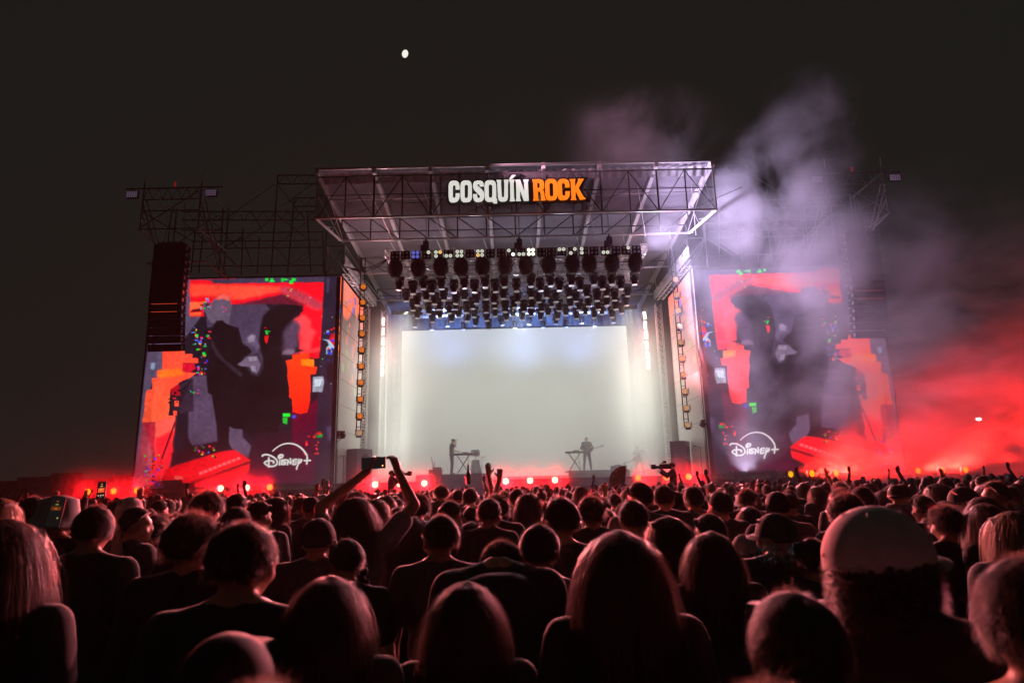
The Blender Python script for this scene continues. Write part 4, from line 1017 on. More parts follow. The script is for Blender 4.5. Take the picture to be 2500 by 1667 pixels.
# ---- hair, built round the centre of the skull at the origin, face towards +Y
def hair_shell(kind, seed=0):
    mb = MB(); n, k = 44, 22; rr = random.Random(seed); vs = []
    amp = {'short': .005, 'curly': .016, 'afro': .012, 'long': .006, 'wavy': .011, 'bob': .005, 'tied': .003, 'buzz': .001}[kind]
    fr = {'curly': 26, 'afro': 22, 'wavy': 14}.get(kind, 30)
    rx, ry, rz_ = {'short': (.090, .109, .110), 'buzz': (.086, .104, .104), 'curly': (.100, .117, .116), 'afro': (.118, .130, .132), 'long': (.094, .110, .106), 'wavy': (.102, .115, .112), 'bob': (.105, .116, .110), 'tied': (.091, .111, .108)}[kind]
    neck = {'short': -.075, 'buzz': -.07, 'curly': -.10, 'afro': -.10, 'long': -.36, 'wavy': -.34, 'bob': -.15, 'tied': -.08}[kind]
    for j in range(k + 1):
        t = j / k                       # 0 crown .. 1 hem
        for i in range(n):
            a = 2 * math.pi * i / n; back = -math.sin(a)      # 1 at the back
            # how low the hair reaches at this azimuth
            hem = neck if back > -.15 else None
            if hem is None: q = min(1, (-back - .15) / .5); hem = (neck if neck < -.12 else .004) * (1 - q) + .075 * q
            if neck > -.12 and back > -.15: q = min(1, max(0, (back - .12) / .5)); q = q * q * (3 - 2 * q); hem = neck * q + .004 * (1 - q)
            if kind in ('long', 'wavy', 'bob') and back > -.6: q = max(0, (-back - .0) / .6); hem = neck * (1 - q) * (1 if back > -.35 else .5) + (.02 if q > 0 else 0)
            z = rz_ * (1 - t) + hem * t if t > 0 else rz_
            # use an angle for the dome part
            th = t * math.pi / 2 * 1.25; zz = rz_ * math.cos(th); rad = math.sin(min(th, math.pi / 2))
            if zz < hem: zz = hem
            if t > .72 and neck < -.12: zz = min(zz, 0) * 1.0 + (hem) * ((t - .72) / .28) if hem < -.05 else max(zz, hem)
            low = max(0, -zz)
            x = rx * rad * math.cos(a); y = ry * rad * math.sin(a)
            if neck < -.12:
                w = 1 + low * 1.1 * (1 if kind != 'bob' else .3); x *= w; y = y * (1 - low * .6) - low * .16
                if low > .1: y = min(y, .03 - (low - .1) * .5)
            else:
                q9 = max(0, low - .0); x *= 1 - q9 * 5.6; y = y * (1 - q9 * (3.6 if y < 0 else 1.0))
            p = Vector((x, y - .012, zz + .02)); nn = mnoise.noise(p * fr + Vector((seed, 0, 0))) * amp + mnoise.noise(p * 9 + Vector((seed, 3, 0))) * amp
            p += p.normalized() * nn
            if neck < -.12: rg = 1 + .045 * mnoise.noise(Vector((math.cos(a) * 5 + seed, math.sin(a) * 5, zz * 2.5))) * min(1, t * 2) + .02 * math.sin(a * 23 + 6 * mnoise.noise(p * 6)) * min(1, t * 2); p.x *= rg; p.y *= rg
            vs.append(p)
    fs = [(j * n + i, (j + 1) * n + i, (j + 1) * n + (i + 1) % n, j * n + (i + 1) % n) for j in range(k) for i in range(n)]
    mb.add(vs, fs); mb.f.append(tuple(range(len(mb.v) - n, len(mb.v)))[::-1])
    me = mb.mesh('hair', SCALP, smooth=True); return me, (rx, ry, rz_, neck)
def strands(kind, dims, count, seed=1, mlt=STRAND, width=.0016):
    rx, ry, rz_, neck = dims; rr = random.Random(seed); vs = []; fs = []
    L, seg, lift, grav, curl = {'short': (.020, 3, .55, .25, .25), 'buzz': (.005, 1, .6, 0, .1), 'curly': (.034, 4, .9, .25, 1.1), 'afro': (.026, 3, 1.0, .05, 1.2), 'long': (.44, 10, .40, .95, .22), 'wavy': (.40, 10, .45, .92, .2), 'bob': (.22, 6, .3, 1.0, .12), 'tied': (.02, 2, .4, .3, .3)}[kind]
    c = 0
    while c < count:
        u = rr.uniform(-1, 1); a = rr.uniform(0, 2 * math.pi); s = math.sqrt(1 - u * u); d = Vector((s * math.cos(a), s * math.sin(a), u))
        if d.z < -.45 or (d.y > .45 and d.z < .55): continue
        if kind in ('long', 'wavy', 'bob') and d.z < -.1: continue
        c += 1; p = Vector((d.x * rx, d.y * ry, d.z * rz_)) * .97 + Vector((0, -.012, .02)); n = Vector((d.x / rx, d.y / ry, d.z / rz_)).normalized()
        cb = Vector((.15 * n.x, -.35, -.45)) if kind in ('short', 'buzz', 'tied') else Vector((0, 0, 0)); cb = cb - n * cb.dot(n)
        dr = (n * lift + cb * 1.3 + Vector((rr.uniform(-1, 1), rr.uniform(-1, 1), rr.uniform(-1, 1))) * (.35 if lift > .5 else .12)).normalized()
        if kind in ('short', 'buzz', 'tied', 'curly') and u < .05 and not (d.y < -.45 and u > -.4): dr = cb.normalized() if cb.length > .01 else dr
        ln = L * rr.uniform(.55, 1.25) * (1 if rr.random() > .05 or L > .1 or kind == 'buzz' else 1.9); st = ln / seg; ph = rr.uniform(0, 6.28); out = [p]
        for j in range(seg):
            g = Vector((n.x * .10, n.y * .10 - .02, -1)); dr = (dr * (1 - grav * .6) + g * grav * .6 + Vector((math.cos(ph + j * 1.9), math.sin(ph + j * 2.3), math.sin(ph * 2 + j)) ) * curl * .5).normalized()
            p = p + dr * st
            q = p - Vector((0, -.012, .02)); e = Vector((q.x / rx, q.y / ry, q.z / rz_))
            if grav > .5:
                if e.length < 1.03 and q.z > -.03: q = q * (1.03 / max(e.length, .2)); p = q + Vector((0, -.012, .02))
                if p.z < -.05:
                    if d.y < .3 and p.y > -.075 - (-.05 - p.z) * .20 and abs(p.x) < .09: p.y = -.085 - (-.05 - p.z) * .22 + rr.uniform(-.01, .01)
                    if p.z < -.20: p.x *= .985
            out.append(p.copy())
        sd_ = n.cross(Vector((0, 0, 1))); sd_ = sd_.normalized() if sd_.length > .05 else Vector((1, 0, 0))
        sd_ = (sd_ + Vector((rr.uniform(-.5, .5), rr.uniform(-.5, .5), 0))).normalized()
        b = len(vs)
        for j, q in enumerate(out[:-1]): w = width * (1 - .6 * j / seg); vs += [q - sd_ * w / 2, q + sd_ * w / 2]
        vs.append(out[-1])
        for j in range(seg - 1): fs.append((b + 2 * j, b + 2 * j + 1, b + 2 * j + 3, b + 2 * j + 2))
        fs.append((b + 2 * (seg - 1), b + 2 * (seg - 1) + 1, b + 2 * seg))
    me = bpy.data.meshes.new('hair_strands'); me.from_pydata([tuple(v) for v in vs], [], fs); me.materials.append(mlt); return me
def cap_mesh(m, brim=True):
    mb = MB(); n, k = 24, 8; vs = []
    for j in range(k + 1):
        th = math.pi / 2 * 1.02 * j / k
        for i in range(n):
            a = 2 * math.pi * i / n; vs.append(Vector((.094 * math.sin(th) * math.cos(a), .112 * math.sin(th) * math.sin(a) - .01, .112 * math.cos(th) + .012 - (.012 if math.sin(a) < -.3 and j == k else 0))))
    mb.add(vs, [(j * n + i, (j + 1) * n + i, (j + 1) * n + (i + 1) % n, j * n + (i + 1) % n) for j in range(k) for i in range(n)])
    for i in range(6):
        a = math.pi * i / 3; mb.tube((.096 * math.cos(a) * .5, .114 * math.sin(a) * .5 - .01, .112), (.096 * math.cos(a), .114 * math.sin(a) - .01, .02), .0018, n=4)
    crown = mb.mesh('cap_crown', m, True)
    b = MB(); vs = []; n2 = 14
    for q, (rad, dz) in enumerate(((0, 0), (.035, -.002), (.07, -.012))):
        for i in range(n2 + 1):
            a = R(18 + 144 * i / n2); x = .094 * math.cos(a); y = .112 * math.sin(a) - .01; f = math.sin(R(180 * i / n2)) ** .6
            vs.append(Vector((x * (1 + .0 * q), y + rad * f, .016 + dz - abs(x) ** 2 * 1.6)))
    fs = [(q * (n2 + 1) + i, q * (n2 + 1) + i + 1, (q + 1) * (n2 + 1) + i + 1, (q + 1) * (n2 + 1) + i) for q in range(2) for i in range(n2)]
    b.add(vs, fs); b.add([v - Vector((0, 0, .003)) for v in vs], [f[::-1] for f in fs])
    return crown, b.mesh('cap_brim', m, True)
CAP_D = mat('dark_cap_cloth', (.04, .04, .045), .8, nscale=30, namt=.2, vary=.4); CAP_L = mat('pale_cap_cloth', (.38, .36, .37), .8, nscale=30, namt=.15, vary=.3)
capD, brimD = cap_mesh(CAP_D); capL, brimL = cap_mesh(CAP_L)
def bucket():
    mb = MB(); mb.lathe([(.155, -.045), (.150, -.048), (.100, .02), (.086, .09), (.02, .112), (0.001, .112)], 22); return mb.mesh('bucket_hat', CAP_L, True)
BUCKET = bucket()
HAIR = {}
def hairset(key, kind, cnt, seed, m=STRAND, width=.0016):
    sh, dims = hair_shell(kind, seed); HAIR[key] = [('hair', sh), ('hair_strands', strands(kind, dims, cnt, seed, m, width))]
hairset('short', 'short', 7000, 1, width=.0009); hairset('short2', 'short', 6000, 2, width=.0009); hairset('buzz', 'buzz', 3000, 3, width=.0007); hairset('curly', 'curly', 6500, 4, width=.0011); hairset('afro', 'afro', 7000, 5, width=.0011)
hairset('long', 'long', 3400, 6, width=.0013); hairset('wavy', 'wavy', 3400, 7, width=.0014); hairset('bob', 'bob', 3000, 8, width=.0013); hairset('tied', 'tied', 4000, 9, width=.0009); hairset('blond', 'long', 2600, 10, STRAND_B, .0022); hairset('fairwavy', 'wavy', 2600, 12, STRAND_B, .0022)
def undercap():
    sh, dims = hair_shell('buzz', 4); st = []
    mb = MB(); rr = random.Random(3)
    for i in range(150):
        a = rr.uniform(R(160), R(380)); z = rr.uniform(-.12, .01); r = rr.uniform(.85, 1.1); ell(mb, (.092 * r * math.cos(a), .106 * r * math.sin(a) - .012, z), (rr.uniform(.008, .014),) * 3, 6, 5)
    for i in range(3400):
        a = rr.uniform(R(155), R(385)); z = rr.uniform(-.13, .01); p = Vector((.098 * math.cos(a), .112 * math.sin(a) - .012, z)); d = Vector((math.cos(a), math.sin(a), -.6)); ph = rr.uniform(0, 6.28); q0 = p
        for k in range(5):
            q1 = q0 + (d.normalized() * .5 + Vector((math.cos(ph + k * 2.1), math.sin(ph + k * 1.7), math.cos(k * 2.6 + ph))) * .8).normalized() * .0085; sd_ = Vector((-math.sin(a), math.cos(a), .3)) * .0006
            mb.add([q0 - sd_, q0 + sd_, q1 + sd_, q1 - sd_], [(0, 1, 2, 3)]); q0 = q1
    return [('hair', sh), ('curls', mb.mesh('curls', STRAND, True))]
HAIR['undercap'] = undercap()
def bunmesh():
    mb = MB(); ell(mb, (0, -.055, .135), (.038, .036, .034), 12, 8); return mb.mesh('hair_bun', SCALP, True)
def braidmesh():
    mb = MB(); p = Vector((.072, -.05, -.04))
    for i in range(13):
        ell(mb, p + Vector((.008 * (-1) ** i, 0, 0)), (.021 - i * .0006, .018, .026), 10, 7, Matrix.Rotation(R(28 * (-1) ** i), 4, 'Y')); p = p + Vector((.0045 + .0006 * i, -.001, -.030))
    for i in range(8): mb.tube(p, p + Vector((.004 * (i - 4), .003, -.07)), .004, .001, n=4)
    return mb.mesh('braid', SCALP, True)
def ponymesh():
    mb = MB(); pts = [(0, -.11, .06), (0, -.15, .04), (0, -.165, -.02), (0, -.155, -.10), (0, -.15, -.18), (0, -.15, -.24)]
    for i, (a, b) in enumerate(zip(pts, pts[1:])): cap_(mb, a, b, (.016, .028, .031, .028, .02)[i], (.028, .031, .028, .02, .006)[i], 8)
    return mb.mesh('ponytail', SCALP, True)
BUN, BRAID, PONY = bunmesh(), braidmesh(), ponymesh()
GLASS = mat('glasses_frame', (.03, .03, .03), .3, spec=.8)
def glassesmesh():
    mb = MB()
    for s in (-1, 1):
        for i in range(10):
            a, b = R(36 * i), R(36 * (i + 1)); c = Vector((s * .032, .098, .004)); mb.tube(c + Vector((.024 * math.cos(a), 0, .018 * math.sin(a))), c + Vector((.024 * math.cos(b), 0, .018 * math.sin(b))), .0025, n=4)
        mb.tube((s * .056, .096, .01), (s * .085, .0, .006), .0022, n=4)
    mb.tube((-.01, .1, .006), (.01, .1, .006), .0022, n=4); return mb.mesh('glasses', GLASS)
GLASSES = glassesmesh()
FANH = dict(d=(0, .1, 1), palm=(0, 1, 0), curl=.75)
POSES = {
 'stand': pose(), 'lookL': pose(hrot=(0, 0, 28)), 'lookR': pose(hrot=(0, 0, -30)), 'lean': pose(chest=(.02, .05, 1.25), neck=(.03, .09, 1.45), head=(.035, .135, 1.58), hrot=(-12, 0, 0), shL=(-.155, .08, 1.40), shR=(.20, .07, 1.385)),
 'bent': pose(chest=(0, .10, 1.27), neck=(.0, .25, 1.43), head=(.01, .36, 1.42), hrot=(-55, 0, 0), shL=(-.175, .15, 1.39), shR=(.175, .15, 1.39), elL=(-.24, .22, 1.12), wrL=(-.12, .40, 1.02), elR=(.24, .22, 1.12), wrR=(.12, .40, 1.02)),
 'phone': pose(shL=(-.19, .02, 1.44), elL=(-.25, .16, 1.66), wrL=(.02, .24, 1.90), shR=(.19, .02, 1.44), elR=(.33, .16, 1.66), wrR=(.21, .24, 1.90), hrot=(10, 0, 0),
               hL=dict(d=(.35, .15, .9), palm=(.8, .5, -.1), curl=.75, side=1), hR=dict(d=(-.3, .15, .9), palm=(-.8, .5, -.1), curl=.75, side=-1)),
 'armR': pose(shR=(.19, .0, 1.45), elR=(.27, .10, 1.66), wrR=(.22, .18, 1.88), hrot=(8, 0, 0), hR=dict(d=(-.05, .1, 1), palm=(0, 1, 0), curl=.15, side=-1)),
 'armL': pose(shL=(-.19, .0, 1.45), elL=(-.27, .12, 1.62), wrL=(-.20, .22, 1.85), hrot=(8, 0, 0), hL=dict(d=(.05, .1, 1), palm=(0, 1, 0), curl=.9, side=1)),
 'selfie': pose(shR=(.18, .02, 1.42), elR=(.22, .25, 1.30), wrR=(.10, .42, 1.50), hR=dict(d=(-.1, .1, 1), palm=(0, 1, 0), curl=.5, side=-1)),
 'keys': pose(hrot=(-34, 0, 0), head=(0, .075, 1.597), elL=(-.22, .12, 1.17), wrL=(-.12, .34, 1.10), hL=dict(d=(.1, 1, -.1), palm=(0, 0, -1), curl=.5, side=1), shR=(.185, 0, 1.42), elR=(.28, .16, 1.34), wrR=(.16, .20, 1.56), hR=dict(d=(-.2, .1, 1), palm=(0, 1, 0), curl=.6, side=-1)),
 'guitar': pose(elL=(-.30, .05, 1.17), wrL=(-.26, .28, 1.16), elR=(.28, .02, 1.16), wrR=(.08, .22, 1.06), hL=dict(d=(.2, 1, .2), palm=(0, 0, 1), curl=.8, side=1), hR=dict(d=(-1, .3, -.3), palm=(0, -1, -.3), curl=.6, side=-1), anL=(-.19, -.02, .09), knL=(-.15, .03, .49), anR=(.19, -.02, .09), knR=(.15, .03, .49)),
 'stride': pose(hrot=(-20, 0, 0), head=(0, .06, 1.595), anL=(-.30, .10, .09), knL=(-.20, .10, .49), anR=(.34, -.18, .09), knR=(.22, -.02, .48), elL=(-.28, .06, 1.18), wrL=(-.32, .25, 1.03), elR=(.28, .0, 1.16), wrR=(.10, .20, 1.05), hL=dict(d=(-.5, .6, -.2), palm=(0, 0, 1), curl=.8, side=1), hR=dict(d=(-1, .3, -.3), palm=(0, -1, -.3), curl=.6, side=-1)),
 'camera': pose(shR=(.185, .02, 1.43), elR=(.28, .22, 1.30), wrR=(.15, .40, 1.48), hR=dict(d=(-.2, .6, .8), palm=(-1, 0, 0), curl=.7, side=-1), elL=(-.26, .18, 1.24), wrL=(-.10, .42, 1.40), hL=dict(d=(.3, .8, .3), palm=(0, 0, 1), curl=.6, side=1)),
}
PM = {}
SHOEM = shoesmesh(None)
def person_parts(ps, sh='tee'):
    """meshes of one pose, made when first needed"""
    if (ps, 'body') not in PM:
        hi = ps in ('phone', 'armR', 'armL', 'keys', 'camera', 'selfie')
        PM[ps, 'body'] = bodymesh(POSES[ps], .0098 if hi else .0125); PM[ps, 'trousers'] = legsmesh(POSES[ps])
    if (ps, sh) not in PM:
        kw = dict(tee=dict(), grey=dict(m=SHIRT_L), jacket=dict(loose=.026, long_=True), hoodie=dict(loose=.03, long_=True, hood=True), tank=dict(loose=.008, sleeve=.12), pale_jacket=dict(loose=.024, long_=True, m=SHIRT_L))[sh]
        PM[ps, sh] = shirtmesh(POSES[ps], {'tee': 't_shirt', 'grey': 't_shirt', 'tank': 'vest_top', 'jacket': 'jacket', 'pale_jacket': 'jacket', 'hoodie': 'hooded_top'}[sh], **kw)
    return PM[ps, 'body'], PM[ps, sh]
def person(loc, label, ps='stand', hair='short', sh='tee', s=1.0, rz=0.0, wide=1.0, hat=None, extra=(), group='people in the crowd', hat_rz=0.0, name='person', tilt=None):
    b, c = person_parts(ps, sh); P_ = POSES[ps]
    t = empty(name, loc, label, 'person', group, rz); t.scale = (s * wide, s * wide, s)
    if tilt: t.rotation_euler = (R(tilt[0]), R(tilt[1]), rz)
    link('body', b, t); link(c.name.split('.')[0], c, t)
    link('trousers', PM[ps, 'trousers'], t); [link('shoe', SHOEM, t, Matrix.Translation(P_['an' + q])) for q in 'LR']
    hr = P_['hrot']; HM = Matrix.Translation(P_['head']) @ Matrix.Rotation(R(hr[2]), 4, 'Z') @ Matrix.Rotation(R(hr[0]), 4, 'X') @ Matrix.Rotation(R(hr[1]), 4, 'Y')
    if sh != 'hoodie':
        first = None
        for nm, me in HAIR.get(hair, ()):
            if hat and nm == 'hair' and hair in ('curly', 'afro'): pass
            if first is None: first = link(nm, me, t, HM)
            else: link(nm, me, first)
    if hat in ('cap', 'palecap'):
        cr, br = (capD, brimD) if hat == 'cap' else (capL, brimL)
        o = link('cap', cr, t, HM @ Matrix.Rotation(R(hat_rz), 4, 'Z') @ Matrix.Scale(1.10 if hair in ('undercap',) else 1.05, 4)); link('brim', br, o)
    elif hat == 'bucket': link('bucket_hat', BUCKET, t, HM @ Matrix.Translation((0, -.01, .015)) @ Matrix.Scale(1.1, 4))
    for e in extra:
        if e == 'bun': link('hair_bun', BUN, t, HM)
        elif e == 'braid': link('braid', BRAID, t, HM)
        elif e == 'pony': link('ponytail', PONY, t, HM)
        elif e == 'glasses': link('glasses', GLASSES, t, HM)
        elif e == 'ring': 
            g = MB(); 
            for i in range(10): a, b2 = R(36 * i), R(36 * (i + 1)); g.tube((.088, .0 + .016 * math.cos(a), -.06 + .016 * math.sin(a)), (.088, .016 * math.cos(b2), -.06 + .016 * math.sin(b2)), .0022, n=4)
            link('earring', g.mesh('earring', ALU), t, HM)
        elif e == 'beads':
            g = MB()
            for i in range(26):
                a = R(-200 + 220 * i / 25); ell(g, (-.10 + .02 * math.cos(i), -.06 + .02 * math.sin(i * 2), .0 - i * .012), (.0055,) * 3, 6, 5)
            link('bead_string', g.mesh('bead_string', mat('pearl_beads', (.8, .75, .8), .15, spec=1)), t, HM)
        elif e == 'teal':
            g = MB(); rr = random.Random(2)
            for i in range(260):
                a = rr.uniform(R(150), R(390)); r = rr.uniform(.10, .15); p = Vector((r * math.cos(a), r * math.sin(a) * .8 - .03, rr.uniform(-.10, -.02) + .0)); q = p + Vector((rr.uniform(-.03, .03), rr.uniform(-.03, .03), rr.uniform(-.05, .01))); sd_ = Vector((rr.uniform(-1, 1), rr.uniform(-1, 1), 0)).normalized() * .003
                g.add([p - sd_, p + sd_, q], [(0, 1, 2)])
            link('feather_trim', g.mesh('feather_trim', mat('teal_feathers', (.08, .55, .55), .7, emit=None)), t, HM)
    return t

# ---- the nearest people, one by one
# px, top py, width px, hair-width m, kwargs
NEAR = [
 (565,1512,222,.17,dict(hair='buzz',label='bald headed person in dark top, bottom left, cheek lit red, very close and blurred')),
 (640,1640,300,.18,dict(hair='short',label='person whose crown just enters the bottom edge left of centre, blurred')),
 (1870,1645,380,.19,dict(hair='short',label='person whose crown just enters the bottom edge right of centre, pale and blurred')),
 (600,1262,143,.185,dict(hair='short',sh='tee',wide=1.08,label='broad man with short hair and ear lit red, wearing dark T-shirt, lower left')),
 (235,1226,84,.180,dict(hair='short2',sh='tee',label='man with short hair and light catching his neck, between the two phones at left')),
 (481,1233,122,.215,dict(hair='curly',extra=('glasses','ring'),label='person with bushy curly hair and glasses behind the broad man at left')),
 (436,1335,96,.18,dict(hair='short',sh='jacket',label='shorter person with fuzzy hair in front of the bushy haired one at left',rz=-.3)),
 (20,1258,150,.20,dict(hair='wavy',label='person with long wavy hair at the far left edge, very close')),
 (805,1390,152,.195,dict(hair='long',label='woman with long straight parted hair, red light down its right side, lower left')),
 (779,1258,78,.18,dict(hair='buzz',hat='cap',label='person in dark cap behind the long haired woman, left of the raised phone')),
 (848,1307,86,.18,dict(hair='tied',extra=('braid',),label='woman with single red lit braid hanging over her right shoulder')),
 (868,1206,66,.19,dict(ps='phone',hair='long',wide=1.1,label='person holding a phone overhead with both arms in front of the stage')),
 (996,1249,60,.19,dict(hair='long',sh='tank',label='woman with long hair just right of the raised arms')),
 (1075,1249,84,.18,dict(hair='short',sh='tee',label='man in dark T-shirt and round short hair below the keyboard riser')),
 (1100,1217,52,.18,dict(hair='short2',label='man with evenly red rimmed round head behind the dark T-shirt man')),
 (1194,1212,54,.18,dict(hair='short',label='man with ear showing beside red rimmed neck, centre of the crowd',rz=-.4)),
 (1077,1180,33,.22,dict(hair='afro',label='person with round afro before the keyboard riser')),
 (1148,1188,34,.18,dict(ps='armR',hair='short',label='person raising a bottle in one hand before the keyboard riser')),
 (1315,1270,98,.185,dict(hair='short2',sh='tank',label='person with bare shoulder and short hair bending head right, centre front',rz=-.2)),
 (1215,1368,150,.25,dict(ps='bent',hair='short',sh='jacket',wide=1.0,label='person in dark jacket bending forward, rounded back at the bottom centre')),
 (1135,1405,150,.2,dict(hair='long',label='person with long hair rimmed red just left of the bent back')),
 (1508,1285,158,.205,dict(hair='wavy',label='woman with long frizzy hair glowing pink at its edge, bottom centre right')),
 (1365,1207,86,.19,dict(hair='short',sh='tee',label='large round headed man left of the curly haired one, centre')),
 (1443,1200,68,.21,dict(hair='curly',label='person with dense curly hair below the fan, centre right')),
 (1543,1213,73,.19,dict(hair='short2',label='person with round dark hair below the lamp, centre right')),
 (1558,1171,56,.185,dict(hair='short',label='tall man with head against the floor lamp right of the fan')),
 (1619,1180,47,.18,dict(hair='short2',sh='jacket',label='man in collared jacket below the camera operator')),
 (1690,1183,46,.18,dict(hair='short',sh='jacket',label='man with spiky hair and raised collar right of the camera operator')),
 (1627,1252,88,.195,dict(hair='long',extra=('glasses',),label='woman with long straight hair turned left, right of the frizzy haired one',rz=.5)),
 (1735,1291,98,.195,dict(hair='wavy',label='person with long full dark hair, lower right of centre')),
 (1755,1194,54,.18,dict(hair='short',rz=.35,label='man with tall short hair and lit cheek, right of centre')),
 (1728,1248,70,.18,dict(hair='short2',label='person with red rimmed smooth head left of the tall short haired man')),
 (1830,1233,50,.2,dict(hair='wavy',label='person with frizzy hair between two tall men, right')),
 (1893,1192,58,.178,dict(hair='buzz',label='man with shaved smooth head and visible ear, right of centre')),
 (1885,1245,84,.185,dict(hair='buzz',hat='cap',extra=('teal',),sh='jacket',label='person in pale rimmed cap with teal feather trim at the neck')),
 (1813,1300,62,.18,dict(hair='short',hat='palecap',label='person in pale cap low between the long haired one and the teal feathers')),
 (1978,1306,92,.19,dict(hair='short2',sh='jacket',label='person with smooth round hair lit on the left, before the big cap')),
 (2120,1226,190,.20,dict(hair='undercap',hat='palecap',sh='jacket',wide=1.12,hat_rz=-8,rz=-.95,label='large man in pale cap with curly hair below it, right foreground')),
 (1925,1421,225,.185,dict(hair='tied',extra=('beads',),label='person with white lit forehead and bead string, bottom right')),
 (2485,1335,240,.18,dict(hair='short',rz=-.8,label='person cropped by the right edge with one side lit red, very close')),
 (2465,1238,100,.195,dict(hair='blond',label='woman with long straight fair hair at the right edge')),
 (2400,1220,76,.195,dict(hair='long',rz=.3,label='woman with long hair falling forward, left of the fair haired one')),
 (2300,1220,78,.21,dict(hair='curly',label='person with short curly hair right of the big cap')),
 (2425,1171,52,.185,dict(hair='short',rz=.9,label='man turned left in profile at the upper right of the crowd')),
 (2060,1196,76,.22,dict(hair='afro',label='person with wide rounded hair left of the big cap')),
 (2100,1183,54,.20,dict(hair='short2',label='tall person with wide dark hair above the big cap')),
 (2345,1183,52,.18,dict(hair='tied',hat='cap',rz=.6,label='person in cap with lit face turned left near the right edge')),
 (2250,1205,50,.185,dict(hair='short2',rz=.7,label='man with lit profile turned left, right side of the crowd')),
 (150,1206,72,.185,dict(ps='selfie',hair='buzz',hat='bucket',label='person in pale bucket hat behind the lower phone at left')),
 (320,1208,52,.18,dict(hair='short',hat='palecap',label='person in pale cap below the far left lamps')),
 (335,1232,62,.18,dict(hair='tied',sh='jacket',label='person with tied hair and lit collar left of the bushy haired one',rz=-.6)),
 (388,1246,58,.19,dict(hair='curly',label='person with fuzzy hair just left of the bushy haired one')),
 (85,1206,60,.19,dict(hair='short',label='person with rounded hair at left below the tent')),
 (0,1208,70,.2,dict(hair='blond',label='person with pale lit hair at the extreme left edge',rz=-.8)),
 (510,1192,60,.2,dict(hair='afro',label='person with big hair blocking light under the left screen')),
 (579,1200,46,.18,dict(hair='short',label='man directly below the white hot lamp under the left screen',rz=-.5)),
 (636,1218,52,.18,dict(hair='short2',label='man with neat hair right of the broad man at left')),
 (675,1209,48,.19,dict(hair='bob',rz=-.7,label='person with chin length hair turned right under the left screen logo')),
 (760,1206,42,.175,dict(hair='buzz',label='bald person with thin pale rim light under the left screen logo')),
 (920,1212,46,.18,dict(hair='long',label='person seen between the two raised arms')),
 (1020,1200,52,.2,dict(hair='afro',label='person with big rounded hair right of the raised arms')),
 (1210,1200,58,.22,dict(hair='afro',label='person with big red lit hair right of centre lamps')),
 (1262,1189,36,.18,dict(ps='armL',hair='short',label='person with fist raised holding a small camera below the centre lamps')),
 (1150,1270,55,.19,dict(hair='wavy',label='person with frizzy long hair left of the bare shouldered one')),
]
TAKEN = []
SHIRTS = ['tee', 'tee', 'jacket', 'tee', 'grey', 'jacket', 'tank']
for i, (x, y, w, m_, kw) in enumerate(NEAR):
    d = 1560 * m_ / w; v = at(x, y, d); kw = dict(kw); kw.setdefault('sh', SHIRTS[i % 7])
    kw.setdefault('ps', ('stand', 'lookL', 'lookR')[i % 3] if d > 2.5 else 'stand')
    s = v.z / (1.744 if kw['hair'] not in ('afro', 'curly') else 1.772)
    if kw['ps'] == 'bent': s = v.z / 1.50
    kw['wide'] = kw.get('wide', 1.0)
    off = Vector((0, .012 * s, 0)) if kw['ps'] != 'bent' else Vector((0, .12, 0))
    person((v.x - off.x, v.y - off.y, 0), kw.pop('label'), s=s, **kw); TAKEN.append((v.x, v.y, .42 if d < 3 else .36))
# ---- the rest of the crowd the photograph lets one tell apart
rc = random.Random(21); CROWD = []
LM = [(90, 'near the left edge'), (260, 'below the far left lamps'), (420, 'below left loudspeakers'), (570, 'below left screen middle'), (700, 'below left screen logo'), (830, 'below left hanging ladder'),
      (960, 'below the left rig corner'), (1100, 'below the keyboard riser'), (1260, 'below stage centre'), (1420, 'below the right riser'), (1560, 'below the striding player'), (1680, 'below right hanging ladder'), (1820, 'below right screen logo'),
      (1960, 'below right screen middle'), (2110, 'below right loudspeakers'), (2280, 'below the far right lamps'), (2440, 'near the right edge')]
KIND = [('short', 'short haired'), ('short2', 'dark haired'), ('curly', 'curly haired'), ('long', 'long haired'), ('buzz', 'close cropped'), ('bob', 'bob haired'), ('tied', 'neat haired'), ('wavy', 'wavy haired'), ('afro', 'bushy haired'), ('short', 'short haired'), ('short2', 'dark haired')]
cand = []
y = 3.9
while y < 12.6:
    hw = .86 * y + .6; x = -hw + rc.uniform(0, .5)
    while x < hw:
        cand.append((x + rc.uniform(-.14, .14), y + rc.uniform(-.24, .24))); x += rc.uniform(.58, .92) + (y - 4) * .012
    y += .72
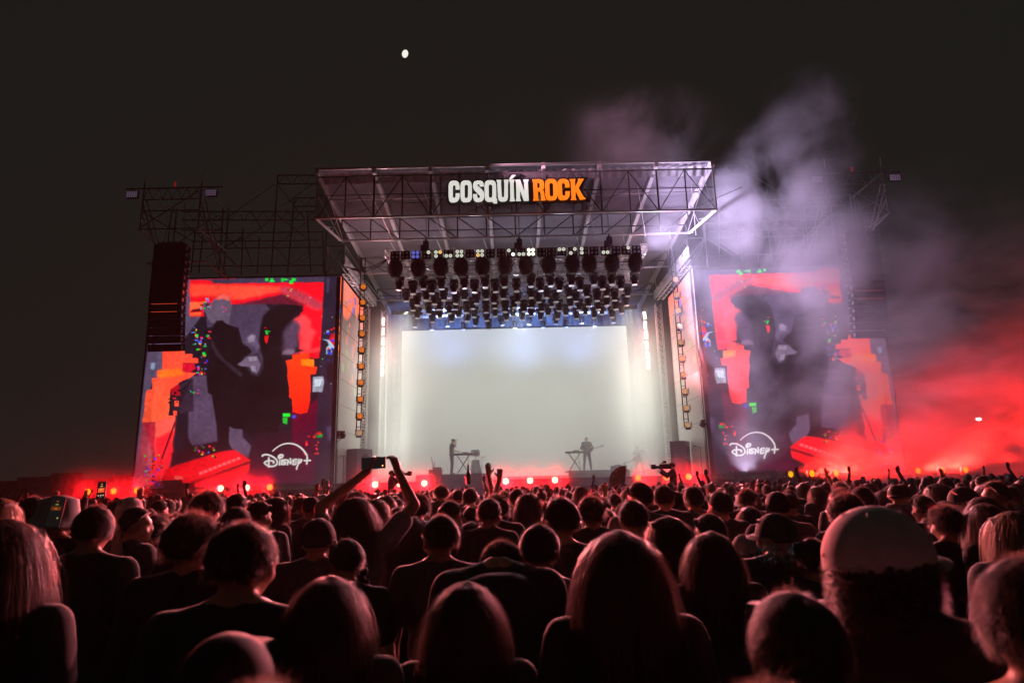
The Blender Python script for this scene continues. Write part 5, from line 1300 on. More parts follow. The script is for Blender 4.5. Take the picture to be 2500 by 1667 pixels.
for (x, y_) in cand:
    if any((x - a) ** 2 + (y_ - b) ** 2 < (r + .18) ** 2 for a, b, r in TAKEN): continue
    if rc.random() < .06: continue
    hgt = min(1.80, max(1.54, rc.gauss(1.685, .07)))
    # nobody in the free ground right in front of a listed person's face outline
    h = KIND[rc.randrange(len(KIND))]; hat = None; r_ = rc.random()
    if r_ < .07: hat = 'cap'
    elif r_ < .12: hat = 'palecap'
    elif r_ < .135: hat = 'bucket'
    ps = rc.choices(['stand', 'lookL', 'lookR', 'armR', 'armL', 'selfie'], [50, 22, 22, 1.2, 1, 2] if y_ > 7.5 else [50, 22, 22, 0, 0, 0])[0]
    ppx = pix((x, y_, hgt))[0]
    lm = min(LM, key=lambda l: abs(l[0] - ppx))[1]
    band = 'nearer rows' if y_ < 6.6 else ('middle rows' if y_ < 9.6 else 'farther rows')
    what = {'cap': 'person in dark cap', 'palecap': 'person in pale cap', 'bucket': 'person in bucket hat', None: h[1] + ' person'}[hat]
    act = {'armR': ' raising a hand', 'armL': ' raising a fist', 'selfie': ' lifting a hand'}.get(ps, '')
    CROWD.append([ppx, what + act + ' in ' + band + ' ' + lm, (x, y_, 0), dict(ps=ps, hair=('undercap' if hat and h[0] in ('afro', 'curly', 'wavy') else h[0]), hat=hat, sh=rc.choice(SHIRTS[:6]), s=hgt / 1.744, rz=rc.uniform(-.35, .35), wide=rc.uniform(.95, 1.12), hat_rz=rc.choice((0, 0, 0, 180)), tilt=(rc.uniform(-2, 2), rc.uniform(-3, 3)), extra=(('bun',) if (h[0] == 'tied' and rc.random() < .3) else ()))])
    TAKEN.append((x, y_, .2))
CROWD.sort(key=lambda c: c[0])
cnt = {}
for c in CROWD: cnt[c[1]] = cnt.get(c[1], 0) + 1
seen = {}
for c in CROWD:
    l = c[1]
    if cnt[l] > 1:
        k = seen.get(l, 0); seen[l] = k + 1; l = ORD[k] + ' ' + l
    person(c[2], l, **c[3])
# ---- far crowd: heads and shoulders too many to count, one mass
def far_crowd():
    vs0 = MB(); ell(vs0, (0, 0, 1.64), (.085, .10, .115), 9, 7); vs0.tube((0, 0, 1.4), (0, 0, 1.6), .06, .05, n=6, cap=False); ell(vs0, (0, 0, 1.22), (.22, .13, .27), 9, 6); vs0.tube((0, 0, .02), (0, 0, 1.15), .16, .19, n=7)
    base_v = np.array([list(v) for v in vs0.v]); F0 = vs0.f; allv = []; allf = []; off = 0; rr = random.Random(5); y = 12.9
    while y < 25.2:
        hw = .86 * y + 1.5; x = -hw
        while x < hw:
            s = min(1.02, max(.88, rr.gauss(.95, .035))); a = rr.uniform(-.6, .6); v = base_v * np.array([s * rr.uniform(.9, 1.15), s, s]); c_, s_ = math.cos(a), math.sin(a)
            v = np.stack([v[:, 0] * c_ - v[:, 1] * s_ + x + rr.uniform(-.2, .2), v[:, 0] * s_ + v[:, 1] * c_ + y + rr.uniform(-.25, .25), v[:, 2]], 1)
            v[:, 2] += .012 * np.sin(v[:, 0] * 60 + y) * (v[:, 2] > 1.6); allv.append(v); allf += [tuple(i + off for i in f) for f in F0]; off += len(v)
            if rr.random() < .03:
                q = MB(); sx = rr.choice((-1, 1)); cap_(q, (sx * .2, 0, 1.4), (sx * .28, .1, 1.66), .05, .04, 6); cap_(q, (sx * .28, .1, 1.66), (sx * .2, .15, 1.9), .04, .03, 6); ell(q, (sx * .2, .15, 1.97), (.045, .025, .08), 6, 5)
                w_ = np.array([list(t_) for t_ in q.v]) + np.array([x, y, 0]); allv.append(w_); allf += [tuple(i + off for i in f) for f in q.f]; off += len(w_)
            x += rr.uniform(.6, .95)
        y += .74
    me = bpy.data.meshes.new('distant_crowd'); me.from_pydata([tuple(v) for v in np.concatenate(allv)], [], allf); me.materials.append(mat('distant_clothes_and_hair', (.05, .04, .04), .7, nscale=.7, namt=.6)); me.polygons.foreach_set('use_smooth', [True] * len(me.polygons))
    tag(link('distant_crowd', me), 'dense mass of distant heads reaching the stage front', None, kind='stuff')
far_crowd()

# ================================================================== THINGS PEOPLE HOLD
def phone(loc, label, rot, content, s=1.0):
    t = empty('phone', loc, label, 'phone'); t.rotation_euler = rot; t.scale = (s, s, s)
    MB().box((0, 0, 0), (.076, .008, .158)).box((-.0385, 0, .03), (.0015, .004, .03)).build('case', BLACK, t)
    MB().box((0, -.0048, 0), (.070, .001, .150)).build('screen', mat('dark_phone_screen', (.01, .01, .012), .1, emit=(.02, .02, .02), strength=.3), t)
    for nm, (x, z, w, h, c, e) in content: MB().box((x, -.0058, z), (w, .0008, h)).build(nm, mat('phone_pixels_%d_%d_%d' % tuple(int(k * 99) for k in c), (.1, .1, .1), .3, emit=c, strength=e), t)
    return t
LIVE = [('picture', (0, -.002, .056, .040, (.9, .10, .02), .9)), ('bright_picture', (0, .006, .026, .012, (1, .55, .15), 1.0)), ('top_icon', (0, .055, .012, .008, (1, .3, .08), .8)), ('clock', (0, .034, .020, .007, (1, .55, .2), .8)), ('button', (-.022, -.05, .009, .008, (.8, .7, .5), .9)), ('button', (0, -.05, .011, .010, (.9, .6, .4), .9)), ('button', (.022, -.05, .009, .008, (.8, .8, .5), .9)), ('home_bar', (0, -.066, .018, .002, (.5, .45, .3), .6))]
phone(at(248, 1196, 6.2), 'phone held up at left recording the stage in bright orange', (R(-8), R(-4), R(4)), LIVE)
DIM = [('picture', (0, .02, .05, .02, (.25, .05, .01), .5)), ('clock', (0, .04, .016, .004, (.5, .6, .05), .6)), ('bright_picture', (0, .018, .014, .005, (.9, .4, .03), .7)), ('button', (.02, -.03, .006, .007, (.5, .6, .1), .8)), ('top_icon', (0, .056, .010, .004, (.6, .12, .03), .6))]
phone(at(136, 1250, 3.55), 'nearly dark phone held upright by fingers below the pale bucket hat at left', (R(-8), R(3), R(2)), DIM)
phone(at(308, 1231, 6.0), 'small phone with blue and red picture below the pale cap at left', (R(-8), R(90), 0), [('picture', (0, 0, .05, .10, (.75, .15, .2), .8)), ('bright_picture', (0, .02, .04, .03, (.2, .35, .7), .8))])
v = at(912, 1130, 4.74)
phone(v, 'dark phone held sideways by two raised hands before the stage', (0, R(88), R(4)), [('indicator', (.02, .06, .006, .006, (1, .35, .1), 5))], 1.1)
def free_arm(px_, py_, Y, label, curl=.2, s=1.0):
    """someone whose raised arm is seen between the heads"""
    p = at(px_, py_, Y); H = 2.08
    person((p.x - .22 * p.z / H, Y - .18, 0), label, ps='armR', hair='short', s=p.z / H)
free_arm(775, 1172, 9.5, 'person flashing two fingers below the left screen edge')
free_arm(345, 1178, 7.0, 'person with spread hand raised right of the far left lamps'); free_arm(140, 1190, 8.5, 'person with small fist raised at far left of the tent')
# bottle in a raised hand
p = at(1143, 1168, 8.4); b = empty('bottle', p, 'dark slim bottle held high in one hand before the keyboard riser', 'bottle'); MB().lathe([(0, -.07), (.03, -.07), (.031, .05), (.012, .10), (.011, .17), (0, .172)], 12).build('glass', mat('dark_bottle_glass', (.02, .05, .03), .1, spec=.8), b); MB().lathe([(0, .172), (.013, .172), (.013, .185), (0, .186)], 8).build('bottle_cap', ALU, b)
# cup in a hand
p = at(796, 1184, 9.0); b = empty('cup', p, 'clear plastic cup held up left of the raised phone', 'cup'); MB().lathe([(.028, -.06), (.042, .06), (.044, .062), (.040, .058), (.027, -.055)], 14).build('cup_wall', mat('clear_cup_plastic', (.8, .8, .8), .15), b)
person((p.x - .2, 8.85, 0), 'person holding a clear cup overhead below the left screen edge', ps='armR', hair='short2', s=.96)
# folding fan
p = at(1526, 1176, 7.6); f = empty('folding_fan', p, 'open pleated hand fan raised over the crowd right of centre', 'fan'); n = 13
for i in range(n):
    a = R(82 + i * 9.2); b2 = R(82 + (i + 1) * 9.2); am = (a + b2) / 2
    MB().add([(.05 * math.cos(a), 0, .05 * math.sin(a)), (.185 * math.cos(a), 0, .185 * math.sin(a)), (.185 * math.cos(am), -.012, .185 * math.sin(am)), (.05 * math.cos(am), -.004, .05 * math.sin(am)), (.185 * math.cos(b2), 0, .185 * math.sin(b2)), (.05 * math.cos(b2), 0, .05 * math.sin(b2))], [(0, 1, 2, 3), (3, 2, 4, 5)]).build('fan_leaf', mat('fan_paper', (.55, .45, .36), .7), f)
    rod('rib', (0, .004, 0), (.18 * math.cos(a), .004, .18 * math.sin(a)), .003, DARKM, f)
person((p.x - .05, 7.42, 0), 'person holding up the open folding fan right of centre', ps='armL', hair='bob', s=.93)

# ================================================================== BAND AND STAGE GEAR
def riser(px0, px1, Y, h, label, dep=2.6):
    a, b = at(px0, 1160, Y).x, at(px1, 1155, Y).x; t = empty('riser', ((a + b) / 2, Y + dep / 2, DZ), label, 'riser', 'risers on the stage'); n = max(2, round((b - a) / 1.2)); w = (b - a) / n
    for i in range(n):
        MB().box((a - (a + b) / 2 + w * (i + .5), 0, h - .04), (w - .015, dep, .08)).build('riser_top', DARKM, t); MB().box((a - (a + b) / 2 + w * (i + .5), -dep / 2 + .03, (h - .08) / 2), (w - .015, .03, h - .09)).build('riser_skirt', CLOTHB, t)
    return (a + b) / 2
riser(1015, 1192, 31.6, .34, 'low black riser with keyboards on the left half of the stage'); riser(1388, 1538, 33.8, .40, 'low grey riser veiled by fog on the right half of the stage')
def keys_stand(x, y, z, label, rz=0.0):
    t = empty('keyboard', (x, y, z), label, 'keyboard', 'keyboards on stands', rz)
    MB().box((0, 0, .97), (.95, .34, .09)).build('case', BLACK, t); k = MB()
    for i in range(22): k.box((-.42 + i * .04, -.08, 1.02), (.034, .14, .014))
    k.build('keys', mat('ivory_keys', (.7, .7, .66), .3), t)
    for q in (-.13, .13):
        rod('stand_leg', (-.30, q, .02), (.30, q, .92), .018, DARKM, t); rod('stand_leg', (.30, q, .02), (-.30, q, .92), .018, DARKM, t)
    MB().box((.1, .05, 1.05), (.3, .2, .06)).build('small_mixer', DARKM, t); rod('cable', (.2, .1, .92), (.32, .1, .02), .008, BLACK, t)
kx = at(1131, 1150, 32.6).x; keys_stand(kx, 32.6, DZ + .34, 'keyboard on crossed stand right of the musician in white shirt')
x = at(1103, 1160, 32.7).x
person((x, 32.7, DZ + .34), 'musician in white shirt and dark trousers playing keyboard, one hand at the ear', ps='keys', hair='short', sh='grey', s=1.02, rz=R(-80), group='musicians on stage')
x2 = at(1435, 1150, 34.9).x; keys_stand(at(1404, 1150, 34.7).x, 34.7, DZ + .4, 'faint keyboard on crossed stand beside the jacketed guitarist')
person((x2, 34.9, DZ + .4), 'musician in loose jacket playing guitar on the right riser', ps='guitar', hair='short', sh='jacket', s=1.02, rz=R(172), group='musicians on stage')
def guitar(loc, rot, label):
    t = empty('guitar', loc, label, 'guitar', 'guitars on stage'); t.rotation_euler = rot
    MB().lathe([(0, -.025), (.15, -.025), (.17, 0), (.15, .025), (0, .025)], 14, Matrix.Translation((0, 0, 0)) @ Matrix.Rotation(R(90), 4, 'X') @ Matrix.Diagonal((1.2, .95, 1, 1))).lathe([(0, -.025), (.11, -.025), (.12, 0), (.11, .025), (0, .025)], 12, Matrix.Translation((.18, 0, 0)) @ Matrix.Rotation(R(90), 4, 'X')).build('guitar_body', mat('dark_lacquer', (.06, .03, .02), .25), t)
    MB().box((.52, -.005, 0), (.5, .03, .045)).build('neck', mat('maple_neck', (.25, .15, .08), .5), t); MB().box((.82, 0, .01), (.13, .025, .075)).build('headstock', BLACK, t)
guitar((x2 + .02, 34.9 - .24, DZ + .4 + 1.07), (0, R(-14), 0), 'dark guitar slung across the jacketed musician')
x3 = at(1562, 1158, 35.8).x
person((x3, 35.8, DZ), 'bass player leaning forward with legs wide apart at the right of the stage', ps='stride', hair='short2', sh='tee', s=1.0, rz=R(150), group='musicians on stage')
guitar((x3 - .1, 35.5, DZ + 1.02), (0, R(160), 0), 'bass guitar hanging low from the striding player')
# covered drum stand behind the keyboard
t = empty('drum_kit', (at(1161, 1150, 33.6).x, 33.6, DZ + .34), 'small pale veiled drum and cymbal stand behind the keyboard', 'drum kit')
MB().lathe([(0, 0), (.30, 0), (.33, .1), (.22, .55), (.2, .72), (0, .73)], 16).build('floor_drum', mat('grey_drum_shell', (.3, .3, .3), .4), t); MB().lathe([(0, .9), (.22, .92), (.24, 1.1), (.2, 1.24), (0, 1.26)], 14).build('rack_drum', mat('grey_drum_shell'), t)
rod('stand', (0, 0, .7), (0, 0, .95), .03, ALU, t); rod('stand', (.3, 0, 0), (.36, 0, .86), .015, ALU, t); MB().lathe([(0, .875), (.06, .89), (.24, .86)], 16, Matrix.Translation((.36, 0, 0))).build('cymbal', mat('brass', (.6, .42, .15), .3, .9), t)
t = empty('effects_rack', (at(1063, 1155, 31.9).x, 31.95, DZ + .34), 'flat cluttered box of effects and cables on the left riser', 'equipment')
MB().box((0, 0, .12), (.62, .4, .24)).build('case', BLACK, t); MB().box((.08, -.05, .30), (.42, .25, .1)).build('console', DARKM, t); rod('cable', (-.1, 0, .3), (-.22, .05, .85), .012, BLACK, t); rod('cable', (-.1, 0, .3), (-.05, .05, .62), .012, BLACK, t)
t = empty('effects_rack', (at(1510, 1148, 34.3).x, 34.3, DZ + .4), 'low console with round wheels on the right riser', 'equipment'); MB().box((0, 0, .1), (.8, .4, .2)).build('case', BLACK, t); MB().lathe([(0, .2), (.16, .2), (.16, .26), (0, .27)], 12).build('turntable', DARKM, t)
# side fill loudspeakers, microphone stands, monitor wedges, boxes on the stage edge
for s, px0, Y, lab in ((-1, 876, 31.5, 'dark side fill loudspeaker facing across the left of the stage'), (1, 1664, 31.5, 'dark side fill loudspeaker facing across the right of the stage')):
    p = at(px0, 1140, Y); t = empty('side_fill', (p.x, Y, DZ), lab, 'loudspeaker', 'side fill loudspeakers', R(s * -62 if s < 0 else 62))
    MB().box((0, 0, .82), (1.1, .7, 1.62)).build('cabinet', mat('violet_grey_paint', (.10, .085, .13), .5), t)
    for k in (.45, 1.15): MB().lathe([(.24, 0), (.26, .02), (.22, -.02), (.06, -.08), (0, -.06)], 18, Matrix.Translation((0, -.36, k)) @ Matrix.Rotation(R(90), 4, 'X')).build('cone', BLACK, t)
for px0, y0, lab in ((839, 1112, 'slim microphone stand at the left front of the stage'), (1709, 1090, 'slim microphone stand at the right front of the stage')):
    p = at(px0, y0, 29.9); t = empty('microphone_stand', (p.x, 29.9, DZ), lab, 'microphone stand', 'microphone stands'); h = p.z - DZ
    rod('pole', (0, 0, .02), (0, 0, h), .014, DARKM, t); rod('boom', (-.24, 0, h + .03), (.04, 0, h - .02), .016, DARKM, t); MB().lathe([(0, 0), (.16, 0), (.15, .03), (.02, .04)], 14).build('foot', DARKM, t); MB().lathe([(0, -.1), (.014, -.1), (.018, 0), (.026, .03), (.0, .06)], 10, Matrix.Translation((-.27, 0, h + .03)) @ Matrix.Rotation(R(-80), 4, 'Y')).build('microphone', BLACK, t)
for px0, px1, y0, lab in ((1786, 1820, 1157, 'square black flight case on the ledge under the right screen logo'), (1876, 1895, 1164, 'small dark case on the ledge under the right screen'), (1700, 1722, 1168, 'dark case standing below the right microphone stand'), (420, 470, 1179, 'broad black case before the lower left corner of the left screen')):
    a, b = at(px0, y0, 28.55), at(px1, y0, 28.55); t = empty('flight_case', ((a.x + b.x) / 2, 28.55, 1.805 if (px0 > 1740 or px0 < 500) else 1.68), lab, 'case', 'cases along the stage front'); w = b.x - a.x; h = max(.3, a.z - t.location.z)
    if 1690 < px0 < 1740: t.location.y = 28.0; h = .3; w *= .97
    MB().box((0, 0, h / 2), (w, .36, h)).build('case_body', mat('plum_black_laminate', (.05, .04, .06), .5), t)
    for q in (-1, 1):
        for z in (.01, h - .01): MB().box((q * (w / 2), -.18, z), (.04, .02, .04)).build('corner', ALU, t)
# camera crew
def camera_op(px0, py0, Y, dirx, label, clabel):
    p = at(px0, py0, Y); H = 1.76; t = empty('camera_platform', (p.x, Y, 0), 'small black platform carrying ' + label.split(' in ')[0] + (' at right' if dirx < 0 else ' at left'), 'platform', 'camera platforms')
    z = p.z - H; MB().box((0, 0, z - .04), (1.0, 1.2, .08)).build('top', DARKM, t)
    for a in (-.45, .45):
        for b in (-.5, .5): rod('leg', (a, b, 0), (a, b, z - .08), .025, STEEL, t)
    rz_ = R(90 if dirx < 0 else -90) + (R(-18) if dirx < 0 else R(18))
    person((p.x, Y, z), label, ps='camera', hair='short', sh='jacket', rz=rz_, hat='cap' if dirx < 0 else None, hat_rz=0, group='camera operators')
    c = empty('video_camera', (p.x + dirx * .30, Y - .08, z + 1.60), clabel, 'video camera', 'video cameras', 0)
    MB().box((0, 0, 0), (.34, .13, .18)).box((-dirx * .16, 0, -.02), (.16, .12, .12)).build('camera_body', BLACK, c)
    MB().lathe([(0, 0), (.055, 0), (.05, .1), (.07, .2), (.075, .26), (0, .25)], 14, Matrix.Translation((dirx * .16, 0, -.02)) @ Matrix.Rotation(R(dirx * 90), 4, 'Y')).build('lens', BLACK, c)
    MB().box((dirx * .40, 0, -.0), (.14, .2, .16)).build('lens_hood', BLACK, c); MB().box((0, 0, .13), (.2, .04, .04)).box((-dirx * .02, 0, .17), (.1, .1, .06)).build('viewfinder', BLACK, c)
camera_op(1640, 1127, 23.6, -1, 'camera operator in dark jacket and cap filming to the left before the stage', 'shoulder video camera pointing left before the stage')
camera_op(956, 1146, 24.6, 1, 'camera operator in dark jacket crouching over a camera pointing right behind the raised phone', 'shoulder video camera pointing right behind the raised phone')

# ================================================================== SIGN
def sign():
    Y = 25.12; t = empty('festival_sign', (CX, Y, 13.9), 'large lit white and orange rock festival name sign on the roof front', 'sign')
    C0 = {'C': ([[(0, .24), (.06, .08), (.2, 0), (.55, 0), (.78, .04), (.95, .16), (1, .3), (1, .40), (.64, .40), (.64, .24), (.5, .17), (.38, .24), (.38, .76), (.5, .83), (.64, .76), (.64, .6), (1, .6), (1, .76), (.93, .9), (.75, .98), (.5, 1), (.22, .98), (.05, .88), (0, .76)]]),
          'O': ([[(0, .24), (.06, .08), (.25, 0), (.55, 0), (.8, .02), (.95, .12), (1, .24), (1, .76), (.94, .91), (.75, .99), (.5, 1), (.25, .99), (.06, .91), (0, .76)], [(.36, .24), (.36, .76), (.42, .81), (.5, .83), (.6, .81), (.68, .76), (.66, .24), (.6, .18), (.5, .16), (.4, .19)]]),
          'S': ([[(.02, .36), (.02, .22), (.1, .08), (.28, .01), (.5, 0), (.78, .03), (.94, .12), (1, .28), (.98, .44), (.8, .58), (.5, .72), (.38, .80), (.42, .85), (.52, .86), (.62, .82), (.62, .74), (.98, .74), (.98, .84), (.88, .95), (.68, 1), (.42, 1), (.15, .96), (.03, .84), (.03, .70), (.12, .58), (.4, .42), (.62, .30), (.64, .22), (.56, .16), (.46, .17), (.38, .24), (.38, .36)]]),
          'Q': ([[(0, .24), (.06, .08), (.25, 0), (.55, 0), (.68, .0), (.76, -.08), (1.06, -.08), (1.06, .12), (.97, .13), (1, .24), (1, .76), (.94, .91), (.75, .99), (.5, 1), (.25, .99), (.06, .91), (0, .76)], [(.36, .24), (.36, .76), (.42, .81), (.5, .83), (.6, .81), (.68, .76), (.66, .24), (.6, .18), (.5, .16), (.4, .19)]]),
          'U': ([[(-.04, 1), (.02, .9), (.06, .22), (.14, .06), (.32, 0), (.66, 0), (.86, .05), (.95, .2), (.97, .8), (1.04, 1), (.62, 1), (.66, .86), (.62, .24), (.56, .17), (.46, .17), (.4, .24), (.36, .86), (.38, 1)]]),
          'I': ([[(0, 0), (.12, .12), (.16, .85), (0, 1), (1, 1), (.84, .85), (.86, .12), (1, 0)]]), '´': ([[(.0, 1.05), (.55, 1.22), (1.3, 1.22), (.5, 1.05)]]),
          'N': ([[(0, 0), (.04, .1), (.05, .88), (0, 1), (.36, 1), (.66, .42), (.66, .88), (.60, 1), (1, 1), (.94, .88), (.96, 0), (.6, 0), (.34, .5), (.32, .1), (.38, 0)]]),
          'R': ([[(0, 0), (.06, .12), (.05, .86), (0, 1), (.6, 1), (.85, .95), (.94, .82), (.94, .64), (.86, .52), (.78, .48), (.9, .42), (.96, .1), (1.04, 0), (.62, 0), (.66, .1), (.62, .38), (.52, .44), (.42, .44), (.42, .1), (.46, 0)], [(.38, .58), (.38, .84), (.52, .84), (.58, .8), (.58, .64), (.52, .58)]]),
          'K': ([[(0, 0), (.08, .12), (.06, .86), (0, 1), (.42, 1), (.38, .86), (.38, .62), (.6, .9), (.62, 1), (1.06, 1), (.95, .9), (.62, .56), (.95, .14), (1.12, .03), (.7, 0), (.42, .40), (.38, .3), (.36, .1), (.42, 0)]])}
    word = [('C', 158, 322, 465, 140), ('O', 338, 506, 462, 137), ('S', 525, 690, 460, 140), ('Q', 702, 872, 456, 134), ('U', 893, 1055, 452, 128), ('I', 1080, 1150, 446, 126), ('´', 1082, 1150, 446, 126), ('N', 1172, 1364, 444, 124), ('R', 1432, 1606, 438, 118), ('O', 1620, 1790, 436, 113), ('C', 1806, 1976, 432, 112), ('K', 2000, 2186, 428, 114)]
    WH = mat('white_sign_face', (.7, .7, .68), .4, emit=srgb(212, 212, 204)[:3], strength=1.05); BK = mat('blue_black_sign_back', (.012, .014, .02), .5)
    OR = bpy.data.materials.new('orange_sign_face'); OR.use_nodes = True; nt = OR.node_tree; b = nt.nodes['Principled BSDF']; tc = nt.nodes.new('ShaderNodeTexCoord'); sp = nt.nodes.new('ShaderNodeSeparateXYZ'); rp = nt.nodes.new('ShaderNodeValToRGB')
    nt.links.new(tc.outputs['Generated'], sp.inputs[0]); nt.links.new(sp.outputs[0], rp.inputs[0]); rp.color_ramp.elements[0].color = srgb(255, 96, 24); rp.color_ramp.elements[1].color = srgb(255, 146, 0)
    nt.links.new(rp.outputs[0], b.inputs['Emission Color']); b.inputs['Emission Strength'].default_value = 1.1; b.inputs['Base Color'].default_value = (.5, .15, .02, 1)
    dg = None
    for i, (ch, xa, xb, yb, yt) in enumerate(word):
        A, B = at(1070 + xa / 6.189, 420 + yb / 6.189, Y), at(1070 + xb / 6.189, 420 + yt / 6.189, Y); w, h = B.x - A.x, B.z - A.z
        for kind in ('backing', 'letter'):
            cu = bpy.data.curves.new('c', 'CURVE'); cu.dimensions = '2D'; cu.fill_mode = 'BOTH'; cu.extrude = .03 if kind == 'letter' else .04 + .003 * (i % 2); cu.offset = 0 if kind == 'letter' else .11
            polys = C0[ch] if kind == 'letter' else C0[ch][:1]
            for pl in polys:
                sp_ = cu.splines.new('POLY'); sp_.points.add(len(pl) - 1); sp_.use_cyclic_u = True
                for q, (u_, v_) in enumerate(pl): sp_.points[q].co = (u_ * w, v_ * h, 0, 1)
            o = bpy.data.objects.new('c', cu); COL.objects.link(o); bpy.context.view_layer.update(); dg = bpy.context.evaluated_depsgraph_get()
            me = bpy.data.meshes.new_from_object(o.evaluated_get(dg)); me.materials.clear(); me.materials.append(BK if kind == 'backing' else (WH if xa < 1400 else OR)); me.name = kind; bpy.data.objects.remove(o)
            link(kind, me, t, Matrix.Translation(Vector((A.x, Y + (.06 if kind == 'backing' else -.04), A.z)) - t.location) @ Matrix.Rotation(R(90), 4, 'X'))
    for i in range(5): rod('bracket', (-3.2 + i * 1.5, .1, -.9), (-3.2 + i * 1.5, .1, .8), .025, DARKM, t)
sign()

# ================================================================== FAR LEFT AND RIGHT OF THE FIELD
t = empty('site_fence', (-33, 41, 0), 'dim ribbed metal hoarding at the far left of the field', 'fence'); FM = mat('rust_red_sheet', (.30, .14, .12), .7, nscale=3, namt=.3)
for i in range(12):
    g = MB()
    for k in range(8): g.add([(-11.9 + i * 2 + k * .25, .04 * (k % 2), .05), (-11.9 + i * 2 + (k + 1) * .25, .04 * ((k + 1) % 2), .05), (-11.9 + i * 2 + (k + 1) * .25, .04 * ((k + 1) % 2), 2.75 + .2 * (i % 3)), (-11.9 + i * 2 + k * .25, .04 * (k % 2), 2.75 + .2 * (i % 3))], [(0, 1, 2, 3)])
    g.build('fence_panel', FM, t); rod('fence_post', (-12 + i * 2, .08, 0), (-12 + i * 2, .08, 3.0), .05, STEEL, t)
t = empty('marquee', (-33.5, 34, 0), 'low marquee with sloping roof barely lit at the left edge', 'tent'); MQ = mat('dull_marquee_cloth', (.20, .14, .13), .8, nscale=1, namt=.2)
MB().add([(-5, -2, 2.3), (5, -2, 2.3), (5, 2, 2.3), (-5, 2, 2.3), (-3.4, 0, 3.3), (3.4, 0, 3.3)], [(0, 1, 5, 4), (2, 3, 4, 5), (1, 2, 5), (3, 0, 4)]).build('roof', MQ, t)
MB().box((0, 1.9, 1.15), (9.8, .04, 2.28)).build('back_wall', MQ, t)
for a in (-4.9, 0, 4.9): rod('pole', (a, -1.9, 0), (a, -1.9, 2.3), .04, ALU, t)
LEAF = mat('dark_leaves', (.045, .06, .025), .6, nscale=2, namt=.5); BARK = mat('bark', (.08, .06, .045), .9, nscale=8, namt=.3)
def tree(x, y, h, w, seed, label):
    t = empty('tree', (x, y, 0), label, 'tree', 'trees beyond the field'); rr = random.Random(seed); tr = MB().tube((0, 0, 0), (.1, 0, h * .45), .22, .14, n=8); cs = []
    for i in range(9):
        a = rr.uniform(0, 6.28); q = Vector((math.cos(a) * w * rr.uniform(.2, .7), math.sin(a) * w * rr.uniform(.2, .7), h * rr.uniform(.5, .92))); tr.tube((.1, 0, h * rr.uniform(.3, .45)), q, .07, .02, n=5); cs.append(q)
    tr.build('trunk', BARK, t); c = MB()
    for q in cs + [Vector((0, 0, h * .8))]:
        for i in range(260):
            d = Vector((rr.gauss(0, 1), rr.gauss(0, 1), rr.gauss(0, .8))).normalized() * w * .42 * rr.random() ** .4; p = q + d; u_ = Vector((rr.uniform(-1, 1), rr.uniform(-1, 1), rr.uniform(-1, 1))).normalized() * .16; v_ = u_.cross(d).normalized() * .09
            c.add([p - u_, p + v_, p + u_, p - v_], [(0, 1, 2, 3)])
    c.build('crown', LEAF, t)
0 and tree(-34, 52, 8.5, 2.6, 1, 'dim tree behind the hoarding at far left'); 0 and tree(-27.5, 54, 7, 2.2, 2, 'smaller dim tree between hoarding and left screen'); 0 and tree(-45, 56, 7.5, 2.8, 3, 'dark tree at the left edge beyond the marquee')
t = empty('light_mast', (at(2387, 1023, 58).x, 58, 0), 'distant mast with one small white lamp at the far right', 'lamp post'); z = at(2387, 1023, 58).z
rod('mast', (0, 0, 0), (0, 0, z), .06, STEEL, t); MB().box((0, -.1, z), (.36, .2, .22)).build('lamp', mat('distant_white_lamp', (.8, .8, .8), .4, emit=(1, .85, .8), strength=6), t)

# ================================================================== LIGHT BEAMS, HAZE AND SMOKE
# bare added spots: white over the stage, blue at the back, lavender under roof
for x in (-5.5, 0.5, 6.5): lav(x, 33, 11.0, (x * .9, 37, 2), 1300, (.90, 1, .93), 110)
for x in (-4, 1, 5): lav(x, 36.9, 10.6, (x, 41.6, 12.6), 2200, BLU, 110)
for x, c in ((-6.2, (1, .62, .78)), (-2, (.8, .7, .9)), (2.5, (.68, .70, 1)), (7.2, (.55, .62, 1))): lav(x, 31, 9.6, (x, 29, 15), 290, c, 120)
for x in (-7.4, 8.3): lav(x, 28.5, 10.5, (x * .6, 26.5, 15), 130, (1, .30, .35), 110)  # red spots added to tint the roof front
def tall_area_light(x, y, z, w, h, power, col, aim):
    l = bpy.data.lights.new('added_area_light', 'AREA'); l.shape = 'RECTANGLE'; l.size = w; l.size_y = h; l.energy = power; l.color = col
    o = bpy.data.objects.new('added_area_light', l); COL.objects.link(o); o.location = (x, y, z); o.rotation_euler = Vector(aim).to_track_quat('-Z', 'Y').to_euler()
for sx, x in ((-1, -7.0), (1, 7.75)):  # bare area lights added for the glow beside the video wall
    tall_area_light(x - sx * .5, 35.7, 5.6, 1.8, 6.4, 230, (.97, 1, .90), (-sx * .45, -1, 0)); tall_area_light(x, 35.7, 9.9, .5, 2.6, 130, (1, .42, .38), (-sx * .3, -1, 0))
for sx, x in ((-1, -5.2), (1, 6.2)):  # warm spots added to brighten the side walls
    for y in (30.6, 33): lav(x, y, 10.9, (x + sx * 2.6, y, 4.5), 380, (1, .92, .76), 75)
# lamps of the ladders and rig thrown over the audience
for x, z, p, c in ((-6.87, 8.3, 8000, (1, .22, .22)), (8.0, 8.3, 7000, (1, .26, .28)), (-6.87, 6.3, 36000, (1, .20, .20)), (8.1, 6.3, 32000, (1, .22, .25)), (.5, 11.6, 4000, (1, .50, .62))):
    lav(x, 27.6, z, (x * .15 + .3, 3.0, 1.6), p, c, 56)
for x in (-4.5, 1.5, 7.0): lav(x, 27.5, 11.2, (x * 1.1, 26.6, .5), 650, (.46, .36, .95), 70)  # violet spots added to tint the smoke at the stage front
